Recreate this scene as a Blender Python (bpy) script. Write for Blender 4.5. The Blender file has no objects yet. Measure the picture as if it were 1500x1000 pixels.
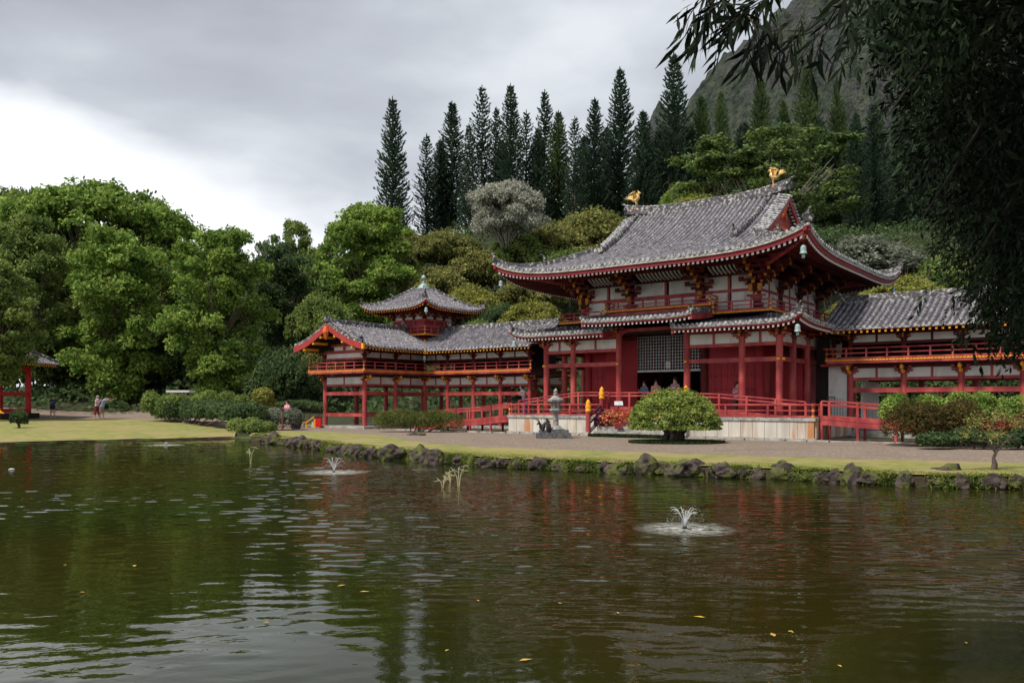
import bpy, math, random
import numpy as np
from mathutils import Vector, noise as mn
random.seed(7); np.random.seed(7)
PI = math.pi; R = math.radians
sc = bpy.context.scene
COL = sc.collection
# ------------------------------------------------------------------ camera
cam_d = bpy.data.cameras.new('camera'); cam = bpy.data.objects.new('camera', cam_d); COL.objects.link(cam)
cam.location = (0, 0, 1.75); cam.rotation_euler = (R(90), 0, 0)
cam_d.sensor_width = 36.0; cam_d.lens = 36.0 * 1230 / 1500; cam_d.shift_y = 0.06
cam_d.clip_start = 0.1; cam_d.clip_end = 6000
sc.camera = cam
sc.render.engine = 'CYCLES'
sc.view_settings.view_transform = 'Standard'; sc.view_settings.look = 'None'
sc.view_settings.exposure = 0.28; sc.view_settings.gamma = 1.0; sc.view_settings.use_curve_mapping = False
# ------------------------------------------------------------------ world
W = bpy.data.worlds.new('World'); sc.world = W; W.use_nodes = True
nt = W.node_tree; nt.nodes.clear()
def N(tree, t, **kw):
    n = tree.nodes.new(t)
    for k, v in kw.items():
        if k in ('loc',): continue
        if hasattr(n, k): setattr(n, k, v)
        else: n.inputs[k].default_value = v
    return n
sky = N(nt, 'ShaderNodeTexSky', sky_type='NISHITA', sun_disc=False, sun_elevation=R(58), sun_rotation=R(232))
bg1 = N(nt, 'ShaderNodeBackground'); bg1.inputs[1].default_value = 0.08
nt.links.new(sky.outputs[0], bg1.inputs[0])
tc = N(nt, 'ShaderNodeTexCoord')
sep = N(nt, 'ShaderNodeSeparateXYZ'); nt.links.new(tc.outputs['Generated'], sep.inputs[0])
mp = N(nt, 'ShaderNodeMapping'); mp.inputs['Scale'].default_value = (1.0, 1.0, 2.2); mp.inputs['Location'].default_value = (0.3, 0.1, 0.2)
nt.links.new(tc.outputs['Generated'], mp.inputs[0])
nz = N(nt, 'ShaderNodeTexNoise'); nz.inputs['Scale'].default_value = 1.9; nz.inputs['Detail'].default_value = 7; nz.inputs['Roughness'].default_value = .48; nz.inputs['Distortion'].default_value = .15
nt.links.new(mp.outputs[0], nz.inputs['Vector'])
cr = N(nt, 'ShaderNodeValToRGB')
cr.color_ramp.elements[0].position = .38; cr.color_ramp.elements[0].color = (.355, .37, .415, 1)
cr.color_ramp.elements[1].position = .62; cr.color_ramp.elements[1].color = (.70, .735, .77, 1)
e = cr.color_ramp.elements.new(.5); e.color = (.485, .51, .56, 1)
nt.links.new(nz.outputs[0], cr.inputs[0])
# the cloud deck breaks into a white gap low over the trees on the left: k = elevation against azimuth
def mth(op, a, b=None, clamp=False):
    n = nt.nodes.new('ShaderNodeMath'); n.operation = op; n.use_clamp = clamp
    for i, v in enumerate((a, b)):
        if v is None: continue
        if isinstance(v, (int, float)): n.inputs[i].default_value = v
        else: nt.links.new(v, n.inputs[i])
    return n.outputs[0]
ratio = mth('DIVIDE', sep.outputs['X'], mth('MAXIMUM', mth('ABSOLUTE', sep.outputs['Y']), .15))
edge = mth('SUBTRACT', .185, mth('MULTIPLY', ratio, .22))      # elevation of the gap's upper rim
edge = mth('MINIMUM', edge, .31)
wob = mth('MULTIPLY', mth('SUBTRACT', nz.outputs[0], .5), .30)
gap = mth('MULTIPLY', mth('ADD', mth('SUBTRACT', edge, sep.outputs['Z']), wob), 14.0, True)
mixc = N(nt, 'ShaderNodeMix', data_type='RGBA'); nt.links.new(gap, mixc.inputs[0])
nt.links.new(cr.outputs[0], mixc.inputs[6]); mixc.inputs[7].default_value = (1.0, 1.02, 1.05, 1)
bg2 = N(nt, 'ShaderNodeBackground'); bg2.inputs[1].default_value = 1.0
nt.links.new(mixc.outputs[2], bg2.inputs[0])
ms = N(nt, 'ShaderNodeMixShader'); ms.inputs[0].default_value = .93
nt.links.new(bg1.outputs[0], ms.inputs[1]); nt.links.new(bg2.outputs[0], ms.inputs[2])
ow = N(nt, 'ShaderNodeOutputWorld'); nt.links.new(ms.outputs[0], ow.inputs[0])
# ------------------------------------------------------------------ sun
sd = bpy.data.lights.new('sun', 'SUN'); sun = bpy.data.objects.new('sun', sd); COL.objects.link(sun)
sd.energy = 3.8; sd.angle = R(8); sd.color = (1, .94, .84)
sdir = Vector((math.sin(R(232)) * math.cos(R(58)), math.cos(R(232)) * math.cos(R(58)), math.sin(R(58))))
sun.rotation_euler = sdir.to_track_quat('Z', 'Y').to_euler()
# ------------------------------------------------------------------ materials
MATS = {}
def mat(name, c1, c2=None, scale=4.0, rough=.7, bump=0.0, bscale=None, lo=.35, hi=.65, island=0.0, trans=0.0, metal=0.0, c3=None, scale3=1.0, lo3=.5, hi3=.7, spec=.3, stretch=None, detail=5):
    if name in MATS: return MATS[name]
    m = bpy.data.materials.new(name); m.use_nodes = True; t = m.node_tree; t.nodes.clear(); L = t.links.new
    out = t.nodes.new('ShaderNodeOutputMaterial'); p = t.nodes.new('ShaderNodeBsdfPrincipled')
    p.inputs['Roughness'].default_value = rough; p.inputs['Metallic'].default_value = metal
    p.inputs['Specular IOR Level'].default_value = spec
    geo = t.nodes.new('ShaderNodeNewGeometry'); vec = geo.outputs['Position']
    if stretch:
        mpn = t.nodes.new('ShaderNodeMapping'); mpn.inputs['Scale'].default_value = stretch; L(vec, mpn.inputs[0]); vec = mpn.outputs[0]
    col = None
    if c2 is not None:
        n = t.nodes.new('ShaderNodeTexNoise'); n.inputs['Scale'].default_value = scale; n.inputs['Detail'].default_value = detail
        L(vec, n.inputs['Vector'])
        r = t.nodes.new('ShaderNodeValToRGB'); r.color_ramp.elements[0].position = lo; r.color_ramp.elements[1].position = hi
        r.color_ramp.elements[0].color = (*c1, 1); r.color_ramp.elements[1].color = (*c2, 1)
        L(n.outputs[0], r.inputs[0]); col = r.outputs[0]
        if c3 is not None:
            n3 = t.nodes.new('ShaderNodeTexNoise'); n3.inputs['Scale'].default_value = scale3; n3.inputs['Detail'].default_value = 4
            L(vec, n3.inputs['Vector'])
            mr = t.nodes.new('ShaderNodeMapRange'); mr.inputs[1].default_value = lo3; mr.inputs[2].default_value = hi3; L(n3.outputs[0], mr.inputs[0])
            mx = t.nodes.new('ShaderNodeMix'); mx.data_type = 'RGBA'; L(mr.outputs[0], mx.inputs[0]); L(col, mx.inputs[6]); mx.inputs[7].default_value = (*c3, 1)
            col = mx.outputs[2]
    if island > 0:
        hs = t.nodes.new('ShaderNodeHueSaturation')
        mr = t.nodes.new('ShaderNodeMapRange'); mr.inputs[3].default_value = 1 - island; mr.inputs[4].default_value = 1 + island
        L(geo.outputs['Random Per Island'], mr.inputs[0]); L(mr.outputs[0], hs.inputs['Value'])
        mr2 = t.nodes.new('ShaderNodeMapRange'); mr2.inputs[3].default_value = .5 - island * .05; mr2.inputs[4].default_value = .5 + island * .05
        sh = t.nodes.new('ShaderNodeMath'); sh.operation = 'FRACT'; mu = t.nodes.new('ShaderNodeMath'); mu.operation = 'MULTIPLY'; mu.inputs[1].default_value = 7.13
        L(geo.outputs['Random Per Island'], mu.inputs[0]); L(mu.outputs[0], sh.inputs[0]); L(sh.outputs[0], mr2.inputs[0]); L(mr2.outputs[0], hs.inputs['Hue'])
        if col is None: hs.inputs['Color'].default_value = (*c1, 1)
        else: L(col, hs.inputs['Color'])
        col = hs.outputs[0]
    if col is None: p.inputs['Base Color'].default_value = (*c1, 1)
    else: L(col, p.inputs['Base Color'])
    if bump > 0:
        b = t.nodes.new('ShaderNodeTexNoise'); b.inputs['Scale'].default_value = bscale or scale * 3; b.inputs['Detail'].default_value = 6; L(vec, b.inputs['Vector'])
        bn = t.nodes.new('ShaderNodeBump'); bn.inputs['Strength'].default_value = 1; bn.inputs['Distance'].default_value = bump
        L(b.outputs[0], bn.inputs['Height']); L(bn.outputs[0], p.inputs['Normal'])
    if trans > 0:
        tr = t.nodes.new('ShaderNodeBsdfTranslucent')
        if col is None: tr.inputs[0].default_value = (*c1, 1)
        else: L(col, tr.inputs[0])
        mx = t.nodes.new('ShaderNodeMixShader'); mx.inputs[0].default_value = trans
        L(p.outputs[0], mx.inputs[1]); L(tr.outputs[0], mx.inputs[2]); L(mx.outputs[0], out.inputs[0])
    else: L(p.outputs[0], out.inputs[0])
    MATS[name] = m; return m
RED = mat('red_paint', (.31, .034, .036), (.45, .088, .078), 3.0, .55, c3=(.21, .026, .034), scale3=1.6, lo3=.46, hi3=.68, stretch=(1, 1, .45), bump=.004, bscale=20)
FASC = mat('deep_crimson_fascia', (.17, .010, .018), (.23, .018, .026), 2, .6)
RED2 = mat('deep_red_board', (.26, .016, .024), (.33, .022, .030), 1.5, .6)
DKRED = mat('shaded_dark_red_timber', (.065, .007, .009), (.11, .012, .014), 2, .7)  # dark red deepened further: shade under the eaves is put into the colour
WHT = mat('white_plaster', (.66, .65, .63), (.50, .48, .45), 1.6, .8, lo=.42, hi=.72, stretch=(1, 1, .5), c3=(.38, .34, .31), scale3=4, lo3=.60, hi3=.8)
YELD = mat('shaded_yellow_paint', (.55, .22, .02), (.36, .12, .015), 9, .6)  # darker copy of the yellow, with under-eave shade painted into it
YEL = mat('yellow_paint', (.86, .40, .025), (.70, .28, .02), 8, .5)
GOLD = mat('gilt_metal', (.80, .55, .22), (.62, .38, .13), 10, .4, metal=.35)
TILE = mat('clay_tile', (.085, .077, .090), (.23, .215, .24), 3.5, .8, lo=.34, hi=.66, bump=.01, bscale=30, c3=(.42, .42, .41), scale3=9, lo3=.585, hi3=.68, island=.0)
PAN = mat('shaded_pan_tile', (.028, .026, .031), (.075, .070, .080), 5, .85, bump=.01, bscale=25, c3=(.20, .20, .19), scale3=8, lo3=.62, hi3=.72)  # less lichen than the covers, and valley shade between rows painted in
TILE2 = mat('ridge_tile', (.045, .043, .05), (.15, .14, .155), 7, .8, bump=.015, bscale=25, c3=(.42, .42, .36), scale3=7, lo3=.55, hi3=.63)
TEND = mat('eave_tile_end', (.10, .10, .11), (.40, .40, .40), 8, .8, lo=.4, hi=.55)
CREAM = mat('eave_board', (.52, .50, .44), (.30, .28, .25), 3, .8)
TIPW = mat('white_rafter_tip', (.74, .70, .68))
STONE = mat('platform_stone', (.42, .39, .34), (.58, .55, .49), 1.6, .85, bump=.01, c3=(.48, .27, .16), scale3=1.1, lo3=.56, hi3=.75, stretch=(1.5, 1.5, .35))
STONE2 = mat('stained_stone', (.40, .33, .26), (.55, .50, .44), 3, .85, bump=.01, c3=(.45, .20, .09), scale3=2.0, lo3=.48, hi3=.62, stretch=(1.8, 1.8, .25))
CAP = mat('weathered_stone_cap', (.22, .21, .20), (.42, .40, .36), 4, .9, bump=.015)
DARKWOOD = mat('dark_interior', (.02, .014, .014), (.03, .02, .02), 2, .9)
GRAYST = mat('lantern_stone', (.16, .155, .16), (.30, .29, .29), 9, .9, bump=.02, c3=(.36, .35, .28), scale3=6, lo3=.52, hi3=.66)
BLACK = mat('black_bronze', (.012, .012, .014), (.03, .03, .035), 8, .45)
LATT = mat('pale_lattice_wood', (.40, .40, .42), (.55, .55, .56), 6)
SKIN = mat('skin', (.50, .28, .20), rough=.6)
BARK = mat('bark', (.07, .055, .042), (.14, .115, .09), 5, .95, bump=.02, stretch=(1, 1, .3))
BARKP = mat('pale_bark', (.22, .19, .16), (.34, .31, .27), 5, .95, bump=.02, stretch=(1, 1, .3))
BELL = mat('patinated_bronze', (.22, .33, .32), (.36, .45, .43), 12, .6, metal=.3)

# ------------------------------------------------------------------ mesh builder
class MB:
    def __init__(s): s.v = []; s.f = []; s.m = []
    def quad(s, a, b, c, d, m=0):
        i = len(s.v); s.v += [a, b, c, d]; s.f.append((i, i+1, i+2, i+3)); s.m.append(m); return s
    def hexa(s, p, m=0):
        i = len(s.v); s.v += p
        for q in ((0,3,2,1),(4,5,6,7),(0,1,5,4),(1,2,6,5),(2,3,7,6),(3,0,4,7)):
            s.f.append(tuple(i+k for k in q)); s.m.append(m)
        return s
    def box(s, x0, x1, y0, y1, z0, z1, m=0):
        s.hexa([(x0,y0,z0),(x1,y0,z0),(x1,y1,z0),(x0,y1,z0),(x0,y0,z1),(x1,y0,z1),(x1,y1,z1),(x0,y1,z1)], m); return s
    def beam(s, p, q, w, z0, z1, z2=None, z3=None, m=0):
        """box between plan points p, q of width w; z0..z1 at p, z2..z3 at q"""
        if z2 is None: z2, z3 = z0, z1
        dx, dy = q[0]-p[0], q[1]-p[1]; l = math.hypot(dx, dy) or 1; nx, ny = -dy/l*w/2, dx/l*w/2
        s.hexa([(p[0]-nx,p[1]-ny,z0),(q[0]-nx,q[1]-ny,z2),(q[0]+nx,q[1]+ny,z2),(p[0]+nx,p[1]+ny,z0),
                (p[0]-nx,p[1]-ny,z1),(q[0]-nx,q[1]-ny,z3),(q[0]+nx,q[1]+ny,z3),(p[0]+nx,p[1]+ny,z1)], m); return s
    def tube(s, pts, rad, n=8, m=0, cap=True):
        pts = [Vector(p) for p in pts]
        if not hasattr(rad, '__len__'): rad = [rad]*len(pts)
        base = len(s.v); prev = None
        for k, p in enumerate(pts):
            t = (pts[min(k+1, len(pts)-1)] - pts[max(k-1, 0)])
            if t.length < 1e-9: t = Vector((0, 0, 1))
            t.normalize()
            if prev is None: a = t.orthogonal().normalized()
            else:
                a = prev - t*prev.dot(t)
                a = a.normalized() if a.length > 1e-6 else t.orthogonal().normalized()
            prev = a; b = t.cross(a)
            for j in range(n):
                an = 2*PI*j/n; s.v.append(tuple(p + (a*math.cos(an)+b*math.sin(an))*rad[k]))
        for k in range(len(pts)-1):
            for j in range(n):
                s.f.append((base+k*n+j, base+k*n+(j+1)%n, base+(k+1)*n+(j+1)%n, base+(k+1)*n+j)); s.m.append(m)
        if cap:
            s.f.append(tuple(base+j for j in range(n))[::-1]); s.m.append(m)
            e = base+(len(pts)-1)*n; s.f.append(tuple(e+j for j in range(n))); s.m.append(m)
        return s
    def lathe(s, cx, cy, prof, n=12, m=0, rot=0):
        base = len(s.v)
        for r, z in prof:
            for j in range(n):
                a = 2*PI*j/n+rot; s.v.append((cx+r*math.cos(a), cy+r*math.sin(a), z))
        for k in range(len(prof)-1):
            for j in range(n):
                s.f.append((base+k*n+j, base+k*n+(j+1)%n, base+(k+1)*n+(j+1)%n, base+(k+1)*n+j)); s.m.append(m)
        s.f.append(tuple(base+j for j in range(n))[::-1]); s.m.append(m)
        e = base+(len(prof)-1)*n; s.f.append(tuple(e+j for j in range(n))); s.m.append(m)
        return s
    def strip(s, rings, m=0, closed=True, cap=True):
        base = len(s.v); n = len(rings[0])
        for r in rings: s.v += [tuple(p) for p in r]
        for k in range(len(rings)-1):
            for j in range(n if closed else n-1):
                s.f.append((base+k*n+j, base+k*n+(j+1)%n, base+(k+1)*n+(j+1)%n, base+(k+1)*n+j)); s.m.append(m)
        if closed and cap:
            s.f.append(tuple(base+j for j in range(n))[::-1]); s.m.append(m)
            e = base+(len(rings)-1)*n; s.f.append(tuple(e+j for j in range(n))); s.m.append(m)
        return s
    def mesh(s, name, mats, o=(0,0,0), smooth=False):
        me = bpy.data.meshes.new(name)
        v = np.array(s.v, dtype=float).reshape(-1, 3) - np.array(o)
        me.from_pydata(v.tolist(), [], s.f)
        for mm in mats: me.materials.append(mm)
        if len(mats) > 1: me.polygons.foreach_set('material_index', s.m)
        if smooth: me.polygons.foreach_set('use_smooth', [True]*len(s.f))
        me.update(); return me

E1 = (0.79482, -0.60686); E2 = (0.60686, 0.79482); OX, OY = 5.74, 36.95
THETA = math.atan2(E1[1], E1[0])
def t2w(s, r): return (OX + s*E1[0] + r*E2[0], OY + s*E1[1] + r*E2[1])
def setp(o, label=None, cat=None, group=None, kind=None):
    if label: o['label'] = label
    if cat: o['category'] = cat
    if group: o['group'] = group
    if kind: o['kind'] = kind
    return o
class Thing:
    """Empty at the thing's base; temple=True: parts are given in temple coordinates (s, r, z)"""
    def __init__(t, name, label, cat, o, temple=False, group=None, rot=0.0):
        t.e = bpy.data.objects.new(name, None); COL.objects.link(t.e); t.e.empty_display_size = .3
        t.o = o if temple else (0, 0, 0)
        if temple:
            x, y = t2w(o[0], o[1]); t.e.location = (x, y, o[2]); t.e.rotation_euler = (0, 0, THETA)
        else: t.e.location = o; t.e.rotation_euler = (0, 0, rot)
        setp(t.e, label, cat, group)
    def part(t, name, mb, mats, parent=None, kind=None, label=None, smooth=False):
        if not hasattr(mats, '__len__'): mats = [mats]
        me = mb if isinstance(mb, bpy.types.Mesh) else mb.mesh(name, mats, t.o, smooth)
        ob = bpy.data.objects.new(name, me); COL.objects.link(ob); ob.parent = parent or t.e
        if kind: ob['kind'] = kind
        if label: ob['label'] = label
        return ob
def solo(name, mb, mats, label=None, cat=None, group=None, kind=None, o=(0,0,0), smooth=False, rot=0):
    if not hasattr(mats, '__len__'): mats = [mats]
    me = mb if isinstance(mb, bpy.types.Mesh) else mb.mesh(name, mats, (0,0,0), smooth)
    ob = bpy.data.objects.new(name, me); COL.objects.link(ob); ob.location = o; ob.rotation_euler = (0,0,rot)
    return setp(ob, label, cat, group, kind)
def px2w(u, D, z=0): return ((u-750)/1230*D, D, z)
def zat(v, D): return 1.75 + (590-v)/1230*D
# ================================================================== terrain
def sstep(a, b, x):
    t = np.clip((x-a)/(b-a), 0, 1); return t*t*(3-2*t)
def H(x, y):
    x = np.asarray(x, float); y = np.asarray(y, float)
    left = np.clip(.12 + .0231*(y-37), .12, .75)
    k = sstep(-10, -20, x)
    z = .3*(1-k) + left*k
    hill = 24*sstep(58, 128, y)*sstep(-62, -2, x) + 3.0*sstep(70, 130, y)
    hill = hill + 55*sstep(150, 420, y)*sstep(-10, 160, x)
    z = z + hill
    z = z + sstep(55, 75, y)*(np.sin(x*.31+y*.13)*.35 + np.sin(x*.11-y*.27)*.5)
    return z
SHORE_R = [(-11.5,37.8),(-9.4,34.6),(-7.57,32.1),(-5.9,29.3),(-5,27.6),(-3.3,25.9),(-2.13,24.5),(-.42,22.7),(1.9,21.3),(4.55,19.9),(6.33,19.05),(7.7,17.9),(8.7,17.3),(10.3,16.95),(14,14.8),(17,10),(17,4)]
SHORE_L = [(-48,20),(-36,27),(-28,31.2),(-21.5,35.3),(-19.6,37.1),(-16.2,39.1),(-13.6,41.2),(-12.1,40.8)]
NEAR = [(10,1.8),(3,1.9),(-5,2.2),(-20,3),(-50,6)]
POND = SHORE_L + SHORE_R + NEAR
def inpoly(x, y, P):
    c = np.zeros(x.shape, bool); n = len(P)
    for i in range(n):
        x1, y1 = P[i]; x2, y2 = P[(i+1) % n]
        cond = ((y1 > y) != (y2 > y)) & (x < (x2-x1)*(y-y1)/((y2-y1) or 1e-9)+x1)
        c ^= cond
    return c
def distpoly(x, y, P):
    d = np.full(x.shape, 1e9); n = len(P)
    for i in range(n):
        x1, y1 = P[i]; x2, y2 = P[(i+1) % n]; dx, dy = x2-x1, y2-y1
        t = np.clip(((x-x1)*dx+(y-y1)*dy)/(dx*dx+dy*dy), 0, 1)
        d = np.minimum(d, np.hypot(x-x1-t*dx, y-y1-t*dy))
    return d
def grid_mesh(name, X, Y, Z, mats, keep=None, smooth=True):
    ny, nx = X.shape
    v = np.stack([X, Y, Z], -1).reshape(-1, 3)
    i = np.arange(nx-1)[None, :] + np.arange(ny-1)[:, None]*nx
    f = np.stack([i, i+1, i+nx+1, i+nx], -1).reshape(-1, 4)
    if keep is not None: f = f[keep.reshape(-1)]
    me = bpy.data.meshes.new(name); me.vertices.add(len(v)); me.vertices.foreach_set('co', v.ravel())
    me.loops.add(f.size); me.loops.foreach_set('vertex_index', f.ravel())
    me.polygons.add(len(f)); me.polygons.foreach_set('loop_start', np.arange(0, f.size, 4)); me.polygons.foreach_set('loop_total', np.full(len(f), 4))
    me.polygons.foreach_set('use_smooth', np.full(len(f), smooth))
    for m in mats: me.materials.append(m)
    me.update(calc_edges=True); return me
FOREST = mat('forest_floor', (.030, .026, .014), (.035, .05, .016), .8, .95, bump=.05, bscale=4)
GRASS = mat('mown_grass', (.150, .172, .045), (.265, .255, .070), 2.4, .95, bump=.03, bscale=45, c3=(.29, .23, .10), scale3=.6, lo3=.42, hi3=.66, detail=9)
GRAVEL = mat('gravel_path', (.13, .10, .078), (.28, .22, .175), 11, .95, bump=.012, bscale=90, c3=(.16, .12, .09), scale3=.7, lo3=.5, hi3=.8, detail=9)
SOIL = mat('bank_soil', (.035, .026, .016), (.075, .055, .03), 4, .95, bump=.04, c3=(.06, .09, .02), scale3=1.3, lo3=.48, hi3=.6)
gx = np.concatenate([np.linspace(-2500, -200, 12)[:-1], np.linspace(-200, -60, 22)[:-1], np.linspace(-60, 60, 181)[:-1], np.linspace(60, 300, 40)[:-1], np.linspace(300, 2500, 12)])
gy = np.concatenate([np.linspace(-300, -20, 8)[:-1], np.linspace(-20, 70, 136)[:-1], np.linspace(70, 160, 60)[:-1], np.linspace(160, 500, 40)[:-1], np.linspace(500, 4000, 14)])
X, Y = np.meshgrid(gx, gy); Z = H(X, Y) - .012
ins = inpoly(X, Y, POND); dp = distpoly(X, Y, POND)
Z = np.where(ins, -.9*sstep(0, 2.5, dp)-.25, np.where(dp < 1.0, np.minimum(Z, -.25+dp*.5), Z))
Z = np.where((Y < 3) & ~ins & (dp >= .6), np.minimum(Z, .05), Z)
solo('ground', grid_mesh('ground', X, Y, Z, [FOREST]), None, kind='structure')
def resample(P, n):
    P = np.array(P, float); d = np.r_[0, np.cumsum(np.hypot(*np.diff(P, axis=0).T))]
    # gentle smoothing of the polyline
    t = np.linspace(0, d[-1], n); x = np.interp(t, d, P[:, 0]); y = np.interp(t, d, P[:, 1])
    for _ in range(3):
        x[1:-1] = (x[:-2]+x[1:-1]*2+x[2:])/4; y[1:-1] = (y[:-2]+y[1:-1]*2+y[2:])/4
    return x, y
def strip_sheet(name, A, B, n, m, material, off, edge_h=None, kind='structure', rag=0):
    ax, ay = resample(A, n); bx, by = resample(B, n)
    if rag:
        rr = np.array([mn.noise(Vector((i*.35, 3.1, 0))) for i in range(n)])*rag
        by = by+rr
    t = np.linspace(0, 1, m)[:, None]
    X = ax*(1-t)+bx*t; Y = ay*(1-t)+by*t
    Z = H(X, Y)+off
    if edge_h is not None:
        d = np.hypot(X-ax, Y-ay); Z = Z - (Z-edge_h)*np.exp(-d/.35)
    Z = Z + .012*np.sin(X*2.3+Y)*np.sin(Y*1.7-X*.5)*(1 if name == 'lawn' else 0)
    return solo(name, grid_mesh(name, X, Y, Z, [material]), None, kind=kind), (ax, ay)
BOUND_R = [(-13.5,44.3),(-9.2,42),(-5.86,37.9),(-3.5,31.3),(-1.3,27.9),(2.3,25.65),(7.5,22.6),(12.4,20.35),(20,15),(24,9),(25,4)]
strip_sheet('lawn', [(-11.9,38.0)]+SHORE_R[1:], BOUND_R, 260, 22, GRASS, .0, .27, rag=.25)
strip_sheet('path', BOUND_R, [(-19,56),(-12,55),(-6,51),(-2,46),(4,41.6),(11.7,35.5),(18,30.5),(26,24),(40,14),(45,4)], 200, 22, GRAVEL, -.008)
strip_sheet('lawn', SHORE_L[:-1], [(-70,40),(-55,56),(-42,58.5),(-34,58.5),(-28,58.4),(-23,56.5),(-14.5,44.5)], 160, 40, GRASS, 0, .10)
strip_sheet('path', [(-70,40.2),(-55,56),(-42,58.5),(-34,58.5),(-28,58.4),(-23,56.5),(-14.5,44.5)], [(-75,44),(-60,62),(-42,67),(-34,67.5),(-26,67),(-19,60),(-13,47)], 160, 12, GRAVEL, -.008)
def skirt(P, n, z1, name):
    x, y = resample(P, n); mb = MB(); rings = []
    for i in range(n):
        j = mn.noise(Vector((i*.4, 0, 0)))*.12
        rings.append([(x[i]-j*.3, y[i]-.06+j*.5, -.5), (x[i], y[i]-.03+j*.6, .02), (x[i], y[i]+.02, z1*.8), (x[i]+.02, y[i]+.1, z1)])
    mb.strip(rings, closed=False); return solo(name, mb, SOIL, kind='structure')
skirt([(-12.4,41.3),(-11.9,38.0)]+SHORE_R[1:], 320, .268, 'bank'); skirt(SHORE_L, 200, .10, 'bank')
# water
WATER = bpy.data.materials.new('pond_water'); WATER.use_nodes = True; t = WATER.node_tree; t.nodes.clear(); L = t.links.new
out = t.nodes.new('ShaderNodeOutputMaterial'); p = t.nodes.new('ShaderNodeBsdfPrincipled'); L(p.outputs[0], out.inputs[0])
p.inputs['Roughness'].default_value = .015; p.inputs['IOR'].default_value = 1.33; p.inputs['Specular IOR Level'].default_value = .40
geo = t.nodes.new('ShaderNodeNewGeometry')
n0 = t.nodes.new('ShaderNodeTexNoise'); n0.inputs['Scale'].default_value = .12; n0.inputs['Detail'].default_value = 3; L(geo.outputs['Position'], n0.inputs['Vector'])
cr0 = t.nodes.new('ShaderNodeValToRGB'); cr0.color_ramp.elements[0].position = .38; cr0.color_ramp.elements[0].color = (.013, .020, .004, 1)
cr0.color_ramp.elements[1].position = .62; cr0.color_ramp.elements[1].color = (.027, .019, .004, 1); L(n0.outputs[0], cr0.inputs[0]); L(cr0.outputs[0], p.inputs['Base Color'])
def wn(scl, rotz, sc3, det):
    mpn = t.nodes.new('ShaderNodeMapping'); mpn.inputs['Scale'].default_value = sc3; mpn.inputs['Rotation'].default_value = (0, 0, rotz); L(geo.outputs['Position'], mpn.inputs[0])
    n = t.nodes.new('ShaderNodeTexNoise'); n.inputs['Scale'].default_value = scl; n.inputs['Detail'].default_value = det; n.inputs['Distortion'].default_value = .4; L(mpn.outputs[0], n.inputs['Vector']); return n.outputs[0]
def wm(op, a, b, clamp=False):
    n = t.nodes.new('ShaderNodeMath'); n.operation = op; n.use_clamp = clamp
    for i, v in enumerate((a, b)):
        if isinstance(v, (int, float)): n.inputs[i].default_value = v
        else: L(v, n.inputs[i])
    return n.outputs[0]
w1 = wn(2.6, R(8), (1, 1.7, 1), 3); w2 = wn(7.0, R(-14), (1, 1.5, 1), 2); w3 = wn(.8, R(20), (1, 1.6, 1), 2)
sp = t.nodes.new('ShaderNodeSeparateXYZ'); L(geo.outputs['Position'], sp.inputs[0])
big = wn(.16, 0, (1, 1.6, 1), 2)
mr = t.nodes.new('ShaderNodeMapRange'); mr.interpolation_type = 'SMOOTHSTEP'; mr.inputs[1].default_value = 7.5; mr.inputs[2].default_value = 14; mr.inputs[3].default_value = .03; mr.inputs[4].default_value = 1.0
yy = wm('ADD', sp.outputs['Y'], wm('MULTIPLY', wm('SUBTRACT', big, .5), 5)); L(yy, mr.inputs[0])
mr2 = t.nodes.new('ShaderNodeMapRange'); mr2.interpolation_type = 'SMOOTHSTEP'; mr2.inputs[1].default_value = 18; mr2.inputs[2].default_value = 34; mr2.inputs[3].default_value = 1.0; mr2.inputs[4].default_value = .34; L(yy, mr2.inputs[0])
mr3 = t.nodes.new('ShaderNodeMapRange'); mr3.interpolation_type = 'SMOOTHSTEP'; mr3.inputs[1].default_value = -1.5; mr3.inputs[2].default_value = 4.5; mr3.inputs[3].default_value = 1.0; mr3.inputs[4].default_value = .38; L(sp.outputs['X'], mr3.inputs[0])
amp = wm('MULTIPLY', wm('MULTIPLY', mr.outputs[0], mr2.outputs[0]), mr3.outputs[0])
hgt = wm('ADD', wm('MULTIPLY', wm('POWER', w1, 4.0), .50), wm('ADD', wm('MULTIPLY', w2, .007), wm('MULTIPLY', w3, .016)))
hgt = wm('MULTIPLY', w2, .0012)
bn = t.nodes.new('ShaderNodeBump'); bn.inputs['Strength'].default_value = 1; bn.inputs['Distance'].default_value = .9; L(hgt, bn.inputs['Height']); L(bn.outputs[0], p.inputs['Normal'])
# the ripples are real waves in the sheet: a sum of short wave trains, calmer near the camera and under the far bank
xs = np.concatenate([np.linspace(-55, -25, 40)[:-1], np.arange(-25, 14, .095), np.linspace(14.1, 22, 30)])
ys = np.concatenate([np.linspace(0, 3.4, 12), np.arange(3.5, 12, .04), np.arange(12, 24, .05), np.arange(24, 46, .10)])
X, Y = np.meshgrid(xs, ys); Z = np.zeros_like(X); wr = np.random.default_rng(42)
def trains(n, l0, l1, slope, spread):
    out = np.zeros_like(X)
    for i in range(n):
        lam = l0*(l1/l0)**wr.uniform(); k = 2*PI/lam; th = PI/2+wr.normal()*spread; ph = wr.uniform(0, 2*PI)
        # each train is warped a little so crests break up
        out += slope/k*np.sin(k*(X*math.cos(th)+Y*math.sin(th))+ph+.9*np.sin(X*wr.uniform(.3, .9)+Y*wr.uniform(.2, .6)+ph))
    return out
big_ = .5+.5*np.sin(X*.31+Y*.22+1)*np.sin(X*.13-Y*.41+2)+.25*np.sin(X*.9+Y*1.3)*np.sin(X*.5-Y*.8)
yy_ = Y+2.2*np.sin(X*.35+.6)+1.2*np.sin(X*.9+Y*.3)
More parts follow.
